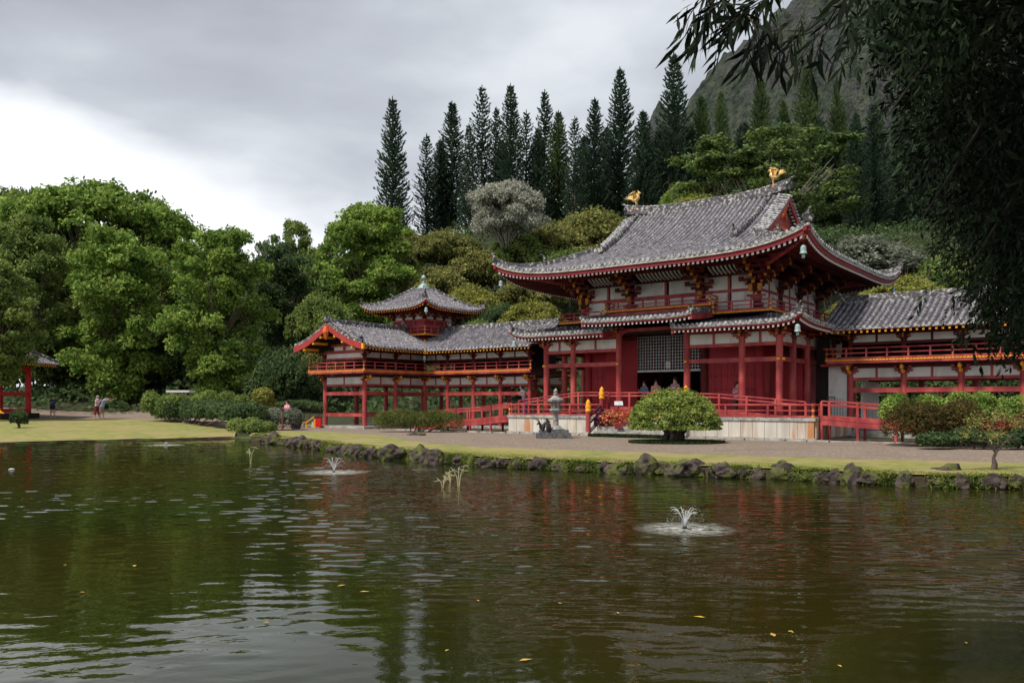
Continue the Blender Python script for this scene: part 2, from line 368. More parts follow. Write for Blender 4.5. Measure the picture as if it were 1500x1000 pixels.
A1 = sstep(7.6, 12.0, yy_)*(1-.45*sstep(20, 34, Y))*(1-.50*sstep(-1, 6, X))*(.55+.6*np.clip(big_, 0, 1.2))
Z = trains(44, .15, .42, .0190, .36)*A1+trains(12, .7, 1.8, .006, .6)*(.3+.7*A1)+trains(24, .16, .5, .0040, .35)*(1-.4*A1)
# rings spreading from the fountains
for fx, fy, ra in ((2.39, 11.63, 2.6), (-4.5, 21.1, 2.2)):
    d = np.hypot(X-fx, Y-fy); Z += .0035*np.sin(d*24)*np.exp(-d/ra*1.6)
Z[:, 0] = 0; Z = np.where(distpoly(X, Y, POND) < .01, 0, Z)
solo('pond_water', grid_mesh('pond_water', X, Y, Z, [WATER]), None, kind='structure')
# mountain
MTN = mat('mountain_cover', (.014, .024, .018), (.055, .066, .045), .13, .95, bump=7, bscale=.3, c3=(.055, .052, .062), scale3=.05, lo3=.50, hi3=.66, stretch=(1, 1, .55), detail=12)
cu = [860, 925, 958, 968, 990, 1005, 1015, 1030, 1060, 1100, 1150, 1200, 1300, 1450, 1700, 2100, 2600, 3300]
cv = [560, 330, 160, 149, 170, 165, 138, 110, 78, 42, -2, -45, -90, -110, -60, -90, -20, 120]
mx_ = np.concatenate([np.linspace(60, 420, 240), np.linspace(424, 1300, 90)]); my_ = np.concatenate([np.linspace(330, 640, 120), np.linspace(650, 1000, 10)])
X, Y = np.meshgrid(mx_, my_)
crest = np.interp(750+1230*mx_/620, cu, [zat(v, 620) for v in cv])
fl = np.array([mn.noise(Vector((x*.035, 0, 0)))*.6+mn.noise(Vector((x*.09, 5, 0)))*.3 for x in mx_])
T = (Y-(400+90*fl[None, :]))/(620-(400+90*fl[None, :])); T = np.clip(T, 0, 1)
Z = crest[None, :]*(T**1.25)*np.where(Y > 640, 1-.5*(Y-640)/360, 1)
nzv = np.array([[mn.fractal(Vector((X[j, i]*.028, Y[j, i]*.010, 3)), .7, 2.1, 6) for i in range(X.shape[1])] for j in range(X.shape[0])])
Z = Z + nzv*26*np.sin(np.clip(T, 0, 1)*PI)**.7 - 3 + nzv*4.5*(T > .9) + np.array([[mn.fractal(Vector((X[j, i]*.11, Y[j, i]*.05, 9)), .8, 2, 3) if X[j, i] < 430 else 0 for i in range(X.shape[1])] for j in range(X.shape[0])])*6*np.clip(T, 0, 1)
solo('mountain', grid_mesh('mountain', X, Y, Z, [MTN]), None, kind='structure')
# ================================================================== temple helpers (temple coordinates s, r, z)
def roof_rows(us, dmax, P, w=.21, rr=.062, seg=.27, ends=True, w_edge=None):
    """rows of barrel tiles running up a slope; P(u, d) -> (x, y, z). returns list of MB"""
    offs = [-w/2, -rr, -.7*rr, 0, .7*rr, rr, w/2]; hs = [0, .004, .7*rr, rr, .7*rr, .004, 0]
    rows = []
    for u in us:
        D = dmax(u)
        if D < .12: continue
        mb = MB(); n = max(1, int(D/seg)); ds = [D*i/n for i in range(n+1)]
        lim = [dmax(u+o) for o in offs]
        jz = random.uniform(-.006, .006); jo = random.uniform(-.012, .012)
        def ring(d, up):
            out = []
            for o, h, l in zip(offs, hs, lim):
                dd = min(d, max(l, .05)); p = P(u+o+(jo if 0 < abs(o) < w*.49 or o == 0 else 0), dd); out.append((p[0], p[1], p[2]+h+up+jz))
            return out
        rings = []
        for i in range(n):
            rings.append(ring(ds[i], .024+random.uniform(-.006, .008))); rings.append(ring(ds[i+1], .0))
        mb.strip(rings, closed=False)
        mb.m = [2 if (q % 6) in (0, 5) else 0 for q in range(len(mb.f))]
        if ends:
            p0 = P(u, -.02); p1 = P(u, .1); ex, ey = p1[0]-p0[0], p1[1]-p0[1]; l = math.hypot(ex, ey); tx, ty = -ey/l, ex/l
            k = 8; b = len(mb.v); rad = rr*1.15
            for dd in (0, .03):
                for j in range(k):
                    a = 2*PI*j/k; mb.v.append((p0[0]+tx*rad*math.cos(a)+ex/l*dd, p0[1]+ty*rad*math.cos(a)+ey/l*dd, p0[2]+rad*.55+rad*math.sin(a)))
            mb.f.append(tuple(b+j for j in range(k))); mb.m.append(1)
            for j in range(k): mb.f.append((b+j, b+(j+1) % k, b+k+(j+1) % k, b+k+j)); mb.m.append(1)
            a0 = P(u-w/2, -.0); a1 = P(u+w/2, -.0)
            mb.quad((a0[0], a0[1], a0[2]-.05), (a1[0], a1[1], a1[2]-.05), (a1[0], a1[1], a1[2]+.02), (a0[0], a0[1], a0[2]+.02), 1)
        rows.append(mb)
    return rows
def merge(rows):
    m = MB()
    for r in rows:
        b = len(m.v); m.v += r.v; m.f += [tuple(i+b for i in f) for f in r.f]; m.m += r.m
    return m
def eave_sweep(us, P, prof):
    """sweep cross-section prof [(d, dz)] along the eave"""
    mb = MB(); mb.strip([[(lambda q: (q[0], q[1], q[2]+dz))(P(u, d)) for d, dz in prof] for u in us]); return mb
def rafters(us, P, d0, d1, dz, w, h, tipmat=1, n=3, dl=lambda u: 9):
    mb = MB(); tips = MB()
    for u in us:
        dend = min(d1, dl(u))
        if dend <= d0+.1: continue
        rings = []
        for i in range(n+1):
            d = d0+(dend-d0)*i/n; a = P(u-w/2, d); b = P(u+w/2, d)
            rings.append([(a[0], a[1], a[2]+dz-h), (b[0], b[1], b[2]+dz-h), (b[0], b[1], b[2]+dz), (a[0], a[1], a[2]+dz)])
        mb.strip(rings)
        a = P(u-w/2*1.05, d0-.012); b = P(u+w/2*1.05, d0-.012); c = P(u-w/2*1.05, d0+.03); d_ = P(u+w/2*1.05, d0+.03)
        q = .004
        tips.hexa([(a[0], a[1], a[2]+dz-h-q), (b[0], b[1], b[2]+dz-h-q), (d_[0], d_[1], d_[2]+dz-h-q), (c[0], c[1], c[2]+dz-h-q),
                   (a[0], a[1], a[2]+dz+q), (b[0], b[1], b[2]+dz+q), (d_[0], d_[1], d_[2]+dz+q), (c[0], c[1], c[2]+dz+q)])
    return mb, tips
def soffit(us, P, ds, dz, dl=lambda u: 99):
    mb = MB(); mb.strip([[(lambda q: (q[0], q[1], q[2]+dz))(P(u, min(d, max(dl(u), .05)))) for d in ds] for u in us], closed=False); return mb
def railing(t, pts, z, h=.5, step=.72, ext=.22, parent=None, gold_posts=(), dz=None, thick=1.0, goldcap=False):
    """low temple balustrade along plan polyline pts, floor height z (or list of z per point)"""
    zs = z if hasattr(z, '__len__') else [z]*len(pts)
    for k in range(len(pts)-1):
        p, q = pts[k], pts[k+1]; za, zb = zs[k], zs[k+1]; l = math.hypot(q[0]-p[0], q[1]-p[1]); ux, uy = (q[0]-p[0])/l, (q[1]-p[1])/l
        e0 = (p[0]-ux*ext, p[1]-uy*ext); e1 = (q[0]+ux*ext, q[1]+uy*ext); g = (zb-za)/l
        t.part('rail', MB().beam(p, q, .055*thick, za+.02, za+.085, zb+.02, zb+.085), RED, parent)
        t.part('rail', MB().beam(p, q, .04*thick, za+h*.52, za+h*.52+.045, zb+h*.52, zb+h*.52+.045), RED, parent)
        t.part('rail', MB().tube([(e0[0], e0[1], za-g*ext+h+.03), (p[0], p[1], za+h), (q[0], q[1], zb+h), (e1[0], e1[1], zb+g*ext+h+.03)], .032*thick, 6), RED, parent)
        n = max(1, round(l/step))
        for i in range(n+1):
            if i == 0 and k > 0: continue
            f = i/n; x, y, zz = p[0]+(q[0]-p[0])*f, p[1]+(q[1]-p[1])*f, za+(zb-za)*f
            t.part('rail_post', MB().box(x-.035*thick, x+.035*thick, y-.035*thick, y+.035*thick, zz, zz+h-.02), RED, parent)
            if i in (0, n):
                g_ = MB()
                for zc in (h*.98, h*.55, .05):
                    g_.lathe(x, y, [(.045, zz+zc-.04), (.062, zz+zc-.02), (.062, zz+zc+.03), (.04, zz+zc+.045)], 8)
                t.part('gilt_fitting', g_, YEL, parent)
def joists(t, pts, z, parent=None, w=.045, step=.13, h=.06, proj=.06):
    """row of yellow-tipped joist ends under a balcony edge"""
    mb = MB()
    for k in range(len(pts)-1):
        p, q = pts[k], pts[k+1]; l = math.hypot(q[0]-p[0], q[1]-p[1]); ux, uy = (q[0]-p[0])/l, (q[1]-p[1])/l; n = int(l/step)
        for i in range(n+1):
            c = (p[0]+ux*step*i, p[1]+uy*step*i)
            mb.beam((c[0]-ux*step*.42, c[1]-uy*step*.42), (c[0]+ux*step*.42, c[1]+uy*step*.42), proj*2, z-h, z)
    t.part('joist_ends', mb, YEL, parent, kind='stuff')
def bracket(mb, s, r, z, ds, dr, tiers=3, sc=1.0, arms=True):
    """stepped bracket cluster projecting along (ds, dr); mats: 0 red, 1 yellow, 2 dark red"""
    tx, ty = -dr, ds
    def bx(c, hl, hw, z0, z1, m):     # box centred c, half length along projection, half width along tangent
        a = (c[0]-ds*hl, c[1]-dr*hl); b = (c[0]+ds*hl, c[1]+dr*hl); mb.beam(a, b, hw*2, z0, z1, m=m)
    bx((s, r), .15*sc, .15*sc, z, z+.14*sc, 0)
    for k in range(tiers):
        pr = .30*(k+1)*sc; zz = z+.14*sc+.20*k*sc
        c = (s+ds*pr/2, r+dr*pr/2)
        bx(c, pr/2+.08*sc, .055*sc, zz, zz+.12*sc, 2)
        e = (s+ds*pr, r+dr*pr)
        bx((e[0]+ds*.085*sc, e[1]+dr*.085*sc), .015*sc, .062*sc, zz-.01, zz+.125*sc, 1)
        hw = (.36+.06*(tiers-k))*sc
        if arms:
            mb.beam((e[0]-tx*hw, e[1]-ty*hw), (e[0]+tx*hw, e[1]+ty*hw), .10*sc, zz+.10*sc, zz+.19*sc, m=2)
            for q in (-1, 0, 1):
                cc = (e[0]+tx*q*hw*.86, e[1]+ty*q*hw*.86)
                bx(cc, .075*sc, .075*sc, zz+.17*sc, zz+.27*sc, 0 if q else 1)
    # curved hand arm at the column
    mb.beam((s-tx*.45*sc, r-ty*.45*sc), (s+tx*.45*sc, r+ty*.45*sc), .11*sc, z+.12*sc, z+.22*sc, m=0)
    mb.beam((s-tx*.28*sc, r-ty*.28*sc), (s+tx*.28*sc, r+ty*.28*sc), .10*sc, z+.02*sc, z+.13*sc, m=0)
    for q in (-1, 1):
        cc = (s+tx*q*.46*sc, r+ty*q*.46*sc); bx(cc, .06*sc, .012*sc, z+.12*sc, z+.22*sc, 1)
def onigawara(mb, x, y, z, dx, dy, sc=1.0):
    tx, ty = -dy, dx
    mb.beam((x-tx*.16*sc, y-ty*.16*sc), (x+tx*.16*sc, y+ty*.16*sc), .10*sc, z, z+.26*sc)
    mb.beam((x-tx*.09*sc, y-ty*.09*sc), (x+tx*.09*sc, y+ty*.09*sc), .12*sc, z+.24*sc, z+.36*sc)
    mb.tube([(x, y, z+.34*sc), (x+dx*.12*sc, y+dy*.12*sc, z+.46*sc), (x+dx*.28*sc, y+dy*.28*sc, z+.50*sc)], [.055*sc, .045*sc, .02*sc], 6)
    for q in (-1, 1): mb.tube([(x+tx*q*.14*sc, y+ty*q*.14*sc, z+.05*sc), (x+tx*q*.22*sc, y+ty*q*.22*sc, z+.16*sc), (x+tx*q*.16*sc, y+ty*q*.16*sc, z+.28*sc)], .04*sc, 6)
def ridge_poly(mb, pts, w=.18, h=.22, cap=.055, lift=.0):
    """stacked ridge tiles along 3-D polyline with round cover tile"""
    rings = []
    for k, p in enumerate(pts):
        a = pts[max(k-1, 0)]; b = pts[min(k+1, len(pts)-1)]; l = math.hypot(b[0]-a[0], b[1]-a[1]) or 1; nx, ny = -(b[1]-a[1])/l, (b[0]-a[0])/l
        rings.append([(p[0]-nx*w/2, p[1]-ny*w/2, p[2]-.08), (p[0]+nx*w/2, p[1]+ny*w/2, p[2]-.08), (p[0]+nx*w*.36, p[1]+ny*w*.36, p[2]+h), (p[0]-nx*w*.36, p[1]-ny*w*.36, p[2]+h)])
    mb.strip(rings)
    # overlapping cover tiles
    for k in range(len(pts)-1):
        a, b = Vector(pts[k]), Vector(pts[k+1]); n = max(1, int((b-a).length/.3))
        for i in range(n):
            p = a+(b-a)*(i/n); q = a+(b-a)*((i+1)/n)
            mb.tube([(p.x, p.y, p.z+h+.01), (q.x, q.y, q.z+h+.01)], [cap*1.15, cap*.9], 6)
def column(t, s, r, z0, z1, rad=.145, name='column', m=None, parent=None):
    return t.part(name, MB().lathe(s, r, [(rad*1.02, z0), (rad, z0+(z1-z0)*.3), (rad*.97, z1)], 14), m or RED, parent, smooth=False)
FIX = MB
# ================================================================== central hall
hall = Thing('temple_hall', 'central red temple hall with two sweeping grey tiled roofs and raised entrance canopy', 'temple', (0, 6.2, .3), True)
# --- stone platform
pf = hall.part('platform', MB().box(-7.42, -1.95, .10, 12.5, .28, 1.04).box(1.95, 7.42, .10, 12.5, .28, 1.04).box(-1.95, 1.95, .8, 12.5, .28, 1.04), STONE)
def slab_row(p, q, zs0, zs1, n, mats, nrm):
    for i in range(n):
        f0, f1 = (i+.015)/n, (i+.985)/n; a = (p[0]+(q[0]-p[0])*f0, p[1]+(q[1]-p[1])*f0); b = (p[0]+(q[0]-p[0])*f1, p[1]+(q[1]-p[1])*f1)
        o = .03+random.uniform(0, .008); a = (a[0]+nrm[0]*o/1, a[1]+nrm[1]*o); b = (b[0]+nrm[0]*o, b[1]+nrm[1]*o)
        hall.part('stone_panel', MB().beam(a, b, .07, zs0, zs1), mats[i % len(mats)] if len(mats) > 1 else mats[0], pf)
slab_row((-7.45, .08), (-1.97, .08), .36, 1.03, 11, [STONE, STONE, STONE2, STONE, STONE], (0, -1))
slab_row((1.97, .08), (6.5, .08), .36, 1.03, 9, [STONE, STONE, STONE, STONE, STONE, STONE2], (0, -1))
slab_row((6.5, .08), (7.45, .08), .36, 1.03, 3, [STONE2], (0, -1))
slab_row((7.44, .1), (7.44, 6), .36, 1.03, 10, [STONE2, STONE], (1, 0)); slab_row((-7.44, .1), (-7.44, 6), .36, 1.03, 10, [STONE, STONE], (-1, 0))
for a, b in ((-7.52, -1.93), (1.93, 7.52)):
    n = 5
    for i in range(n):
        hall.part('coping_stone', MB().box(a+(b-a)*i/n+.006, a+(b-a)*(i+1)/n-.006, -.03, .5, 1.04, 1.17), CAP, pf)
    hall.part('plinth_stone', MB().box(a, b, -.04, .2, .29, .37), CAP, pf)
hall.part('coping_stone', MB().box(7.05, 7.52, .502, 12.5, 1.04, 1.17), CAP, pf); hall.part('coping_stone', MB().box(-7.52, -7.05, .502, 12.5, 1.04, 1.17), CAP, pf)
hall.part('floor', MB().box(-7.0, 7.0, .52, 12.4, 1.03, 1.16), CAP)
# --- aisle columns (front row r=.9), sides, back
AC = [-5.78, -4.2, -1.7, 1.7, 4.2, 5.78]
for s in AC: column(hall, s, .9, 1.17, 4.62 if abs(s) > 2 else 5.1)
SR = [2.5, 4.3, 6.2, 8.1, 9.9, 11.5]
for s in (-5.78, 5.78):
    for r in SR: column(hall, s, r, 1.17, 4.62)
for s in (-4.2, -1.7, 1.7, 4.2): column(hall, s, 11.5, 1.17, 4.62)
def hbeam(p, q, z0, z1, w=.13, m=None, name='beam', par=None, t=None): return (t or hall).part(name, MB().beam(p, q, w, z0, z1), m or RED, par)
for a, b in ((-5.78, -4.2), (-4.2, -1.7), (1.7, 4.2), (4.2, 5.78)):
    hbeam((a, .9), (b, .9), 4.12, 4.26); hbeam((a, .9), (b, .9), 3.46, 3.64, .15); hbeam((a, .9), (b, .9), 4.76, 4.88, .12)
    m = (a+b)/2
    for c, d in ((a+.14, m-.05), (m+.05, b-.14)):
        hall.part('plaster_panel', MB().box(c, d, .88, .92, 4.262, 4.70), WHT)
    hall.part('strut', MB().box(m-.05, m+.05, .85, .95, 4.262, 4.72), RED)
hbeam((-1.7, .9), (1.7, .9), 5.0, 5.14, .13)
for sg in (-1, 1):
    s = 5.78*sg; rr_ = [.9]+SR
    for a, b in zip(rr_[:-1], rr_[1:]):
        hbeam((s, a), (s, b), 4.12, 4.26); hbeam((s, a), (s, b), 3.46, 3.64, .15); hbeam((s, a), (s, b), 4.76, 4.88, .12)
        hall.part('plaster_panel', MB().box(s-.02, s+.02, a+.14, b-.14, 4.262, 4.70), WHT)
for s, r in [(5.78, .9), (-5.78, .9), (-1.7, .9), (1.7, .9)]:
    g = MB(); g.lathe(s, r-.16, [(.05, 3.49), (.075, 3.51), (.075, 3.58), (.05, 3.6)], 8)
    hall.part('gilt_fitting', g, YEL)
    if abs(s) > 5: hall.part('gilt_fitting', MB().lathe(s+.16*(1 if s > 0 else -1), r, [(.05, 3.49), (.075, 3.51), (.075, 3.58), (.05, 3.6)], 8), YEL)
# --- inner walls (core): red boards, doors, lattice
CF = 2.5
for s in (-4.33, -1.8, 1.8, 4.33): column(hall, s, CF, 1.17, 6.1, .19, m=DKRED if abs(s) < 2 else RED2)
for r in (4.9, 7.5, 10.0):
    for s in (-4.33, 4.33): column(hall, s, r, 1.17, 6.1, .19, m=RED2)
for a, b in ((-4.33, -1.8), (1.8, 4.33)):
    hall.part('wall', MB().box(a+.15, b-.15, CF+.02, CF+.14, 1.17, 4.9), RED2)
    nb = 7
    for i in range(nb):
        x0 = a+.19+(b-a-.38)*i/nb; x1 = a+.19+(b-a-.38)*(i+1)/nb-.012
        hall.part('door_board', MB().box(x0, x1, CF-.03, CF+.02, 1.2, 3.62), RED2)
    hall.part('door_rail', MB().box(a+.18, b-.18, CF-.07, CF-.03, 3.5, 3.64), RED)
    hall.part('door_rail', MB().box(a+.18, b-.18, CF-.07, CF-.03, 1.2, 1.36), RED)
    st = MB()
    for z in (1.75, 2.35, 2.95):
        for i in range(9):
            x = a+.32+(b-a-.64)*i/8; st.lathe(x, CF-.045, [(.03, z-.02), (.035, z), (.02, z+.02)], 6)
    hall.part('door_studs', st, mat('dark_iron', (.03, .02, .02)), kind='stuff')
for s, sg in ((-4.33, -1), (4.33, 1)):
    hall.part('wall', MB().box(s-.06, s+.06, CF+.1, 10, 1.17, 4.9), RED2)
    for r0, r1 in ((CF+.25, 4.7), (5.1, 7.3), (7.7, 9.8)):
        hall.part('door', MB().box(s+sg*.065, s+sg*.11, r0, r1, 1.2, 3.6), RED)
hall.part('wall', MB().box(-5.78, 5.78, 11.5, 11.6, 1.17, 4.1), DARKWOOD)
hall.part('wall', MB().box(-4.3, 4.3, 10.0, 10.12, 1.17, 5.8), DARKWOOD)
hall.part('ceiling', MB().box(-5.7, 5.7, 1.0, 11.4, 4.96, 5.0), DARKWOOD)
for x0, x1 in ((-5.63, -4.5), (4.5, 5.63)):
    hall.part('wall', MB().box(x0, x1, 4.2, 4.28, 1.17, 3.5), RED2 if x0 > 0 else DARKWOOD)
# open door leaf of the entrance, swung back to the left
leaf = hall.part('door_leaf', MB().beam((-1.62, CF-.05), (-2.75, CF-1.0), .07, 1.2, 4.7), RED2)
hall.part('paper_notice', MB().beam((-2.16, CF-.56), (-2.33, CF-.70), .09, 2.18, 2.36), WHT, leaf)
lat = MB(); a, b = -1.62, 1.62
for i in range(24):
    x = a+(b-a)*i/23; lat.box(x-.011, x+.011, CF-.012, CF+.012, 3.28, 4.85)
for i in range(12):
    z = 3.28+1.57*i/11; lat.box(a, b, CF-.022, CF-.0125, z-.011, z+.011)
hall.part('lattice', lat, LATT); hall.part('lattice_rail', MB().box(a, b, CF-.04, CF+.03, 3.20, 3.28), LATT)
hall.part('entrance_notice', MB().box(.0-.10, .12, CF-.07, CF-.045, 3.36, 3.66), WHT)
hall.part('notice_ring', MB().tube([(.01+.05*math.cos(i*PI/4), CF-.075, 3.51+.06*math.sin(i*PI/4)) for i in range(9)], .012, 5), GRAYST)
hall.part('hanging_cord', MB().box(.002, .018, CF-.06, CF-.05, 3.66, 4.85), LATT)
# altar gloom behind lattice
# --- lower pent roofs
def zpent(d, z0): return z0+.10*d+.03*d*d
def pent(name_label, Pf, u0, u1, dmax, z0, lift_ends=(0, 0), hip=(False, False), tipc=TIPW, soff=2.2, eave_h=.10, nrows=None):
    """Pf(u, d, z) -> (s, r, z)"""
    uc, hu = (u0+u1)/2, (u1-u0)/2
    def z(u, d):
        k = (u-uc)/hu; l = lift_ends[1] if k > 0 else lift_ends[0]
        return zpent(d, z0)+l*abs(max(-1.1, min(1.1, k)))**6*max(0, 1-d/2.2)
    P = lambda u, d: Pf(u, d, z(u, d))
    def dm(u):
        m = dmax
        if hip[0]: m = min(m, u-u0)
        if hip[1]: m = min(m, u1-u)
        return max(m, 0)
    n = nrows or int((u1-u0)/.21); w = (u1-u0)/n
    rows = roof_rows([u0+w*(i+.5) for i in range(n)], dm, P, w)
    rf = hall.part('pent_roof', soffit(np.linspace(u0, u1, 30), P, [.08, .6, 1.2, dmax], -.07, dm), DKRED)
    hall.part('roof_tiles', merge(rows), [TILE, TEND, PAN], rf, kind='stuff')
    us = np.linspace(u0-.02, u1+.02, 26)
    hall.part('eave_board', eave_sweep(us, P, [(.01, -.02), (.01, -.085), (.12, -.085), (.12, -.02)]), CREAM, rf)
    hall.part('fascia', eave_sweep(us, P, [(.05, -.088), (.05, -.17), (.16, -.17), (.16, -.088)]), FASC, rf)
    k = int((u1-u0)/.20); ru = [u0+(u1-u0)*(i+.5)/k for i in range(k)]
    a, tp = rafters(ru, P, .10, soff, -.172, .07, .085, dl=dm)
    hall.part('rafters', a, DKRED, rf, kind='stuff'); hall.part('rafter_tips', tp, tipc, rf, kind='stuff')
    return P, rf, dm
EV = -.42
front = lambda u, d, z: (u, EV+d, z)
P1, rfR, _ = pent('r', front, 1.62, 7.08, 2.6, 4.98, (.0, .30), (False, True))
P2, rfL, _ = pent('l', front, -7.08, -1.85, 2.6, 4.98, (.30, .0), (True, False))
sideR = lambda u, d, z: (7.08-d, u, z); sideL = lambda u, d, z: (-7.08+d, u, z)
P3, rf3, _ = pent('sr', sideR, EV, 12.8, 2.6, 4.98, (.30, .30), (True, True))
P4, rf4, _ = pent('sl', sideL, EV, 12.8, 2.6, 4.98, (.30, .30), (True, True))
back = lambda u, d, z: (u, 12.8-d, z)
P5, rf5, _ = pent('b', back, -7.08, 7.08, 2.6, 4.98, (.30, .30), (True, True))
frontc = lambda u, d, z: (u, EV-.30+d, z)
P6, rfC, _ = pent('c', frontc, -2.72, 2.62, 2.75, 5.42, (.06, .10), (False, False))
rg = MB()
for sg in (1, -1):
    pts = []
    for d in np.linspace(.1, 2.5, 7): q = P1(7.08-d, d) if sg > 0 else P2(-7.08+d, d); pts.append((q[0], q[1], q[2]+.05))
    ridge_poly(rg, pts, .15, .12, .05); onigawara(rg, pts[0][0]+sg*.0, pts[0][1], pts[0][2]+.04, sg*.7, -.7, .75)
hall.part('hip_ridge', rg, TILE2)
for s, pf_, par in ((1.62, P1, rfR), (-1.85, P2, rfL), (-2.72, P6, rfC), (2.62, P6, rfC)):   # verge tiles + red end boards
    g = MB(); pts = [(lambda q: (q[0], q[1], q[2]+.04))(pf_(s, d)) for d in np.linspace(.02, 2.4, 6)]
    ridge_poly(g, pts, .14, .08, .05); onigawara(g, pts[0][0], pts[0][1]+.02, pts[0][2]+.02, 0, -1, .55)
    hall.part('verge_tiles', g, TILE2, par)
    g = MB(); rings = []
    for d in np.linspace(.05, 2.3, 6):
        q = pf_(s, d); rings.append([(s-.04, q[1], q[2]-.30), (s+.04, q[1], q[2]-.30), (s+.04, q[1], q[2]-.03), (s-.04, q[1], q[2]-.03)])
    hall.part('bargeboard', g.strip(rings), RED, par)
# pent brackets on aisle columns
for s in AC:
    if abs(s) > 1.8:
        b = MB(); bracket(b, s, .9, 4.42, 0, -1, 1, .85); hall.part('bracket', b, [RED, YELD, DKRED])
for sg in (-1, 1):
    for r in SR:
        b = MB(); bracket(b, 5.78*sg, r, 4.42, sg, 0, 1, .85); hall.part('bracket', b, [RED, YELD, DKRED])
    b = MB(); bracket(b, 5.78*sg, .9, 4.45, .7*sg, -.7, 2, .8, False); hall.part('bracket', b, [RED, YELD, DKRED])
    b = MB(); bracket(b, 1.7*sg, .9, 4.85, 0, -1, 1, .85); hall.part('bracket', b, [RED, YELD, DKRED])
# side ends of raised canopy
for s in (-1.72, 1.72): hall.part('canopy_side', MB().box(s-.04, s+.04, .95, 2.3, 4.9, 5.5), DKRED)
# --- balcony round the upper storey
BR = 1.38; BS = 5.24; BZ = 5.66
bal = hall.part('balcony', MB().box(-BS, BS, BR, 11.02, BZ-.09, BZ-.005), DKRED)
ring_ = [(-3.0, BR), (-BS, BR), (-BS, 11.02), (BS, 11.02), (BS, BR), (2.75, BR)]
railing(hall, [(-2.95, BR), (-BS, BR)], BZ, .42, .8, .12, bal); railing(hall, [(2.7, BR), (BS, BR), (BS, 11.0)], BZ, .42, .8, .12, bal); railing(hall, [(-BS, BR), (-BS, 11.0)], BZ, .42, .8, .12, bal)
joists(hall, [(-3.0, BR), (-BS, BR), (-BS, 6)], BZ, bal); joists(hall, [(2.75, BR), (BS, BR), (BS, 11)], BZ, bal)
bc = hall.part('raised_balcony', MB().box(-2.75, 2.6, BR-.02, 2.2, 5.98, 6.05), DKRED)
railing(hall, [(-2.7, 2.1), (-2.7, BR), (2.55, BR), (2.55, 2.1)], 6.05, .40, .7, .1, bc); joists(hall, [(-2.75, BR-.02), (2.6, BR-.02)], 6.06, bc)
hall.part('balcony_skirt', MB().box(-2.7, 2.55, BR+.06, BR+.12, 5.6, 5.98), RED, bc)
# --- upper storey walls
UR = 2.25; US = 4.33; UB = 10.15
UC = [-4.33, -1.8, 1.8, 4.33]
for s in UC: column(hall, s, UR, 5.6, 6.95, .17, m=DKRED)
for r in (4.9, 7.5, UB):
    for s in (-US, US): column(hall, s, r, 5.6, 6.95, .17, m=DKRED)
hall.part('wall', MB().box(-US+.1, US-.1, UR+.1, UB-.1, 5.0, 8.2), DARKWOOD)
def upper_bay(p, q, nrm):
    L_ = math.hypot(q[0]-p[0], q[1]-p[1]); ux, uy = (q[0]-p[0])/L_, (q[1]-p[1])/L_
    at = lambda f: (p[0]+ux*L_*f, p[1]+uy*L_*f)
    for z0, z1, m in ((5.67, 5.86, RED), (6.60, 6.72, RED), (7.32, 7.44, DKRED)): hbeam(p, q, z0, z1, .12, m)
    for f0, f1 in ((0, .5), (.5, 1)):
        for z0, z1 in ((5.862, 6.598), (6.722, 7.318)):
            a = at(f0+.045+(.0)); b = at(f1-.02 if f1 < 1 else f1-.045)
            hall.part('plaster_panel', MB().beam(a, b, .04, z0, z1), WHT)
    a = at(.5); hall.part('strut', MB().beam((a[0]-ux*.055, a[1]-uy*.055), (a[0]+ux*.055, a[1]+uy*.055), .10, 5.862, 7.318), RED)
for a, b in zip(UC[:-1], UC[1:]): upper_bay((a, UR), (b, UR), (0, -1))
for s in (-US, US):
    for a, b in zip([UR, 4.9, 7.5], [4.9, 7.5, UB]): upper_bay((s, a), (s, b), (1, 0))
for s in UC:
    b = MB(); bracket(b, s, UR-.02, 6.72, 0, -1, 4, 1.12); hall.part('bracket', b, [DKRED, YELD, DKRED])
    if abs(s) < 4: b = MB(); bracket(b, s, UR-.1, 6.2, 0, -1, 1, .8, False); hall.part('bracket', b, [RED, YELD, DKRED])
for sg in (-1, 1):
    for r in (UR, 4.9, 7.5, UB):
        b = MB(); bracket(b, US*sg, r, 6.72, sg, 0, 4, 1.12); hall.part('bracket', b, [DKRED, YELD, DKRED])
    b = MB(); bracket(b, US*sg, UR, 6.75, .72*sg, -.72, 5, 1.1, False); hall.part('bracket', b, [DKRED, YELD, DKRED])
    g = MB(); bracket(g, US*sg, UR-.12, 6.22, .3*sg, -.9, 1, .9, False); hall.part('bracket', g, [RED, YELD, DKRED])
    # yellow block pairs on the corner and inner columns
    for s0 in (US*sg,):
        g = MB()
        for dx in (-.20, .20): g.box(s0+dx-.085, s0+dx+.085, UR-.30, UR-.16, 6.62, 6.86); g.box(s0+dx-.06, s0+dx+.06, UR-.3, UR-.17, 6.54, 6.62)
        hall.part('gilt_block', g, YELD)
for s0 in (-1.8, 1.8):
    g = MB(); g.box(s0-.09, s0+.09, UR-.30, UR-.16, 6.5, 6.74); g.box(s0-.06, s0+.06, UR-.3, UR-.17, 6.42, 6.5); hall.part('gilt_block', g, YELD)
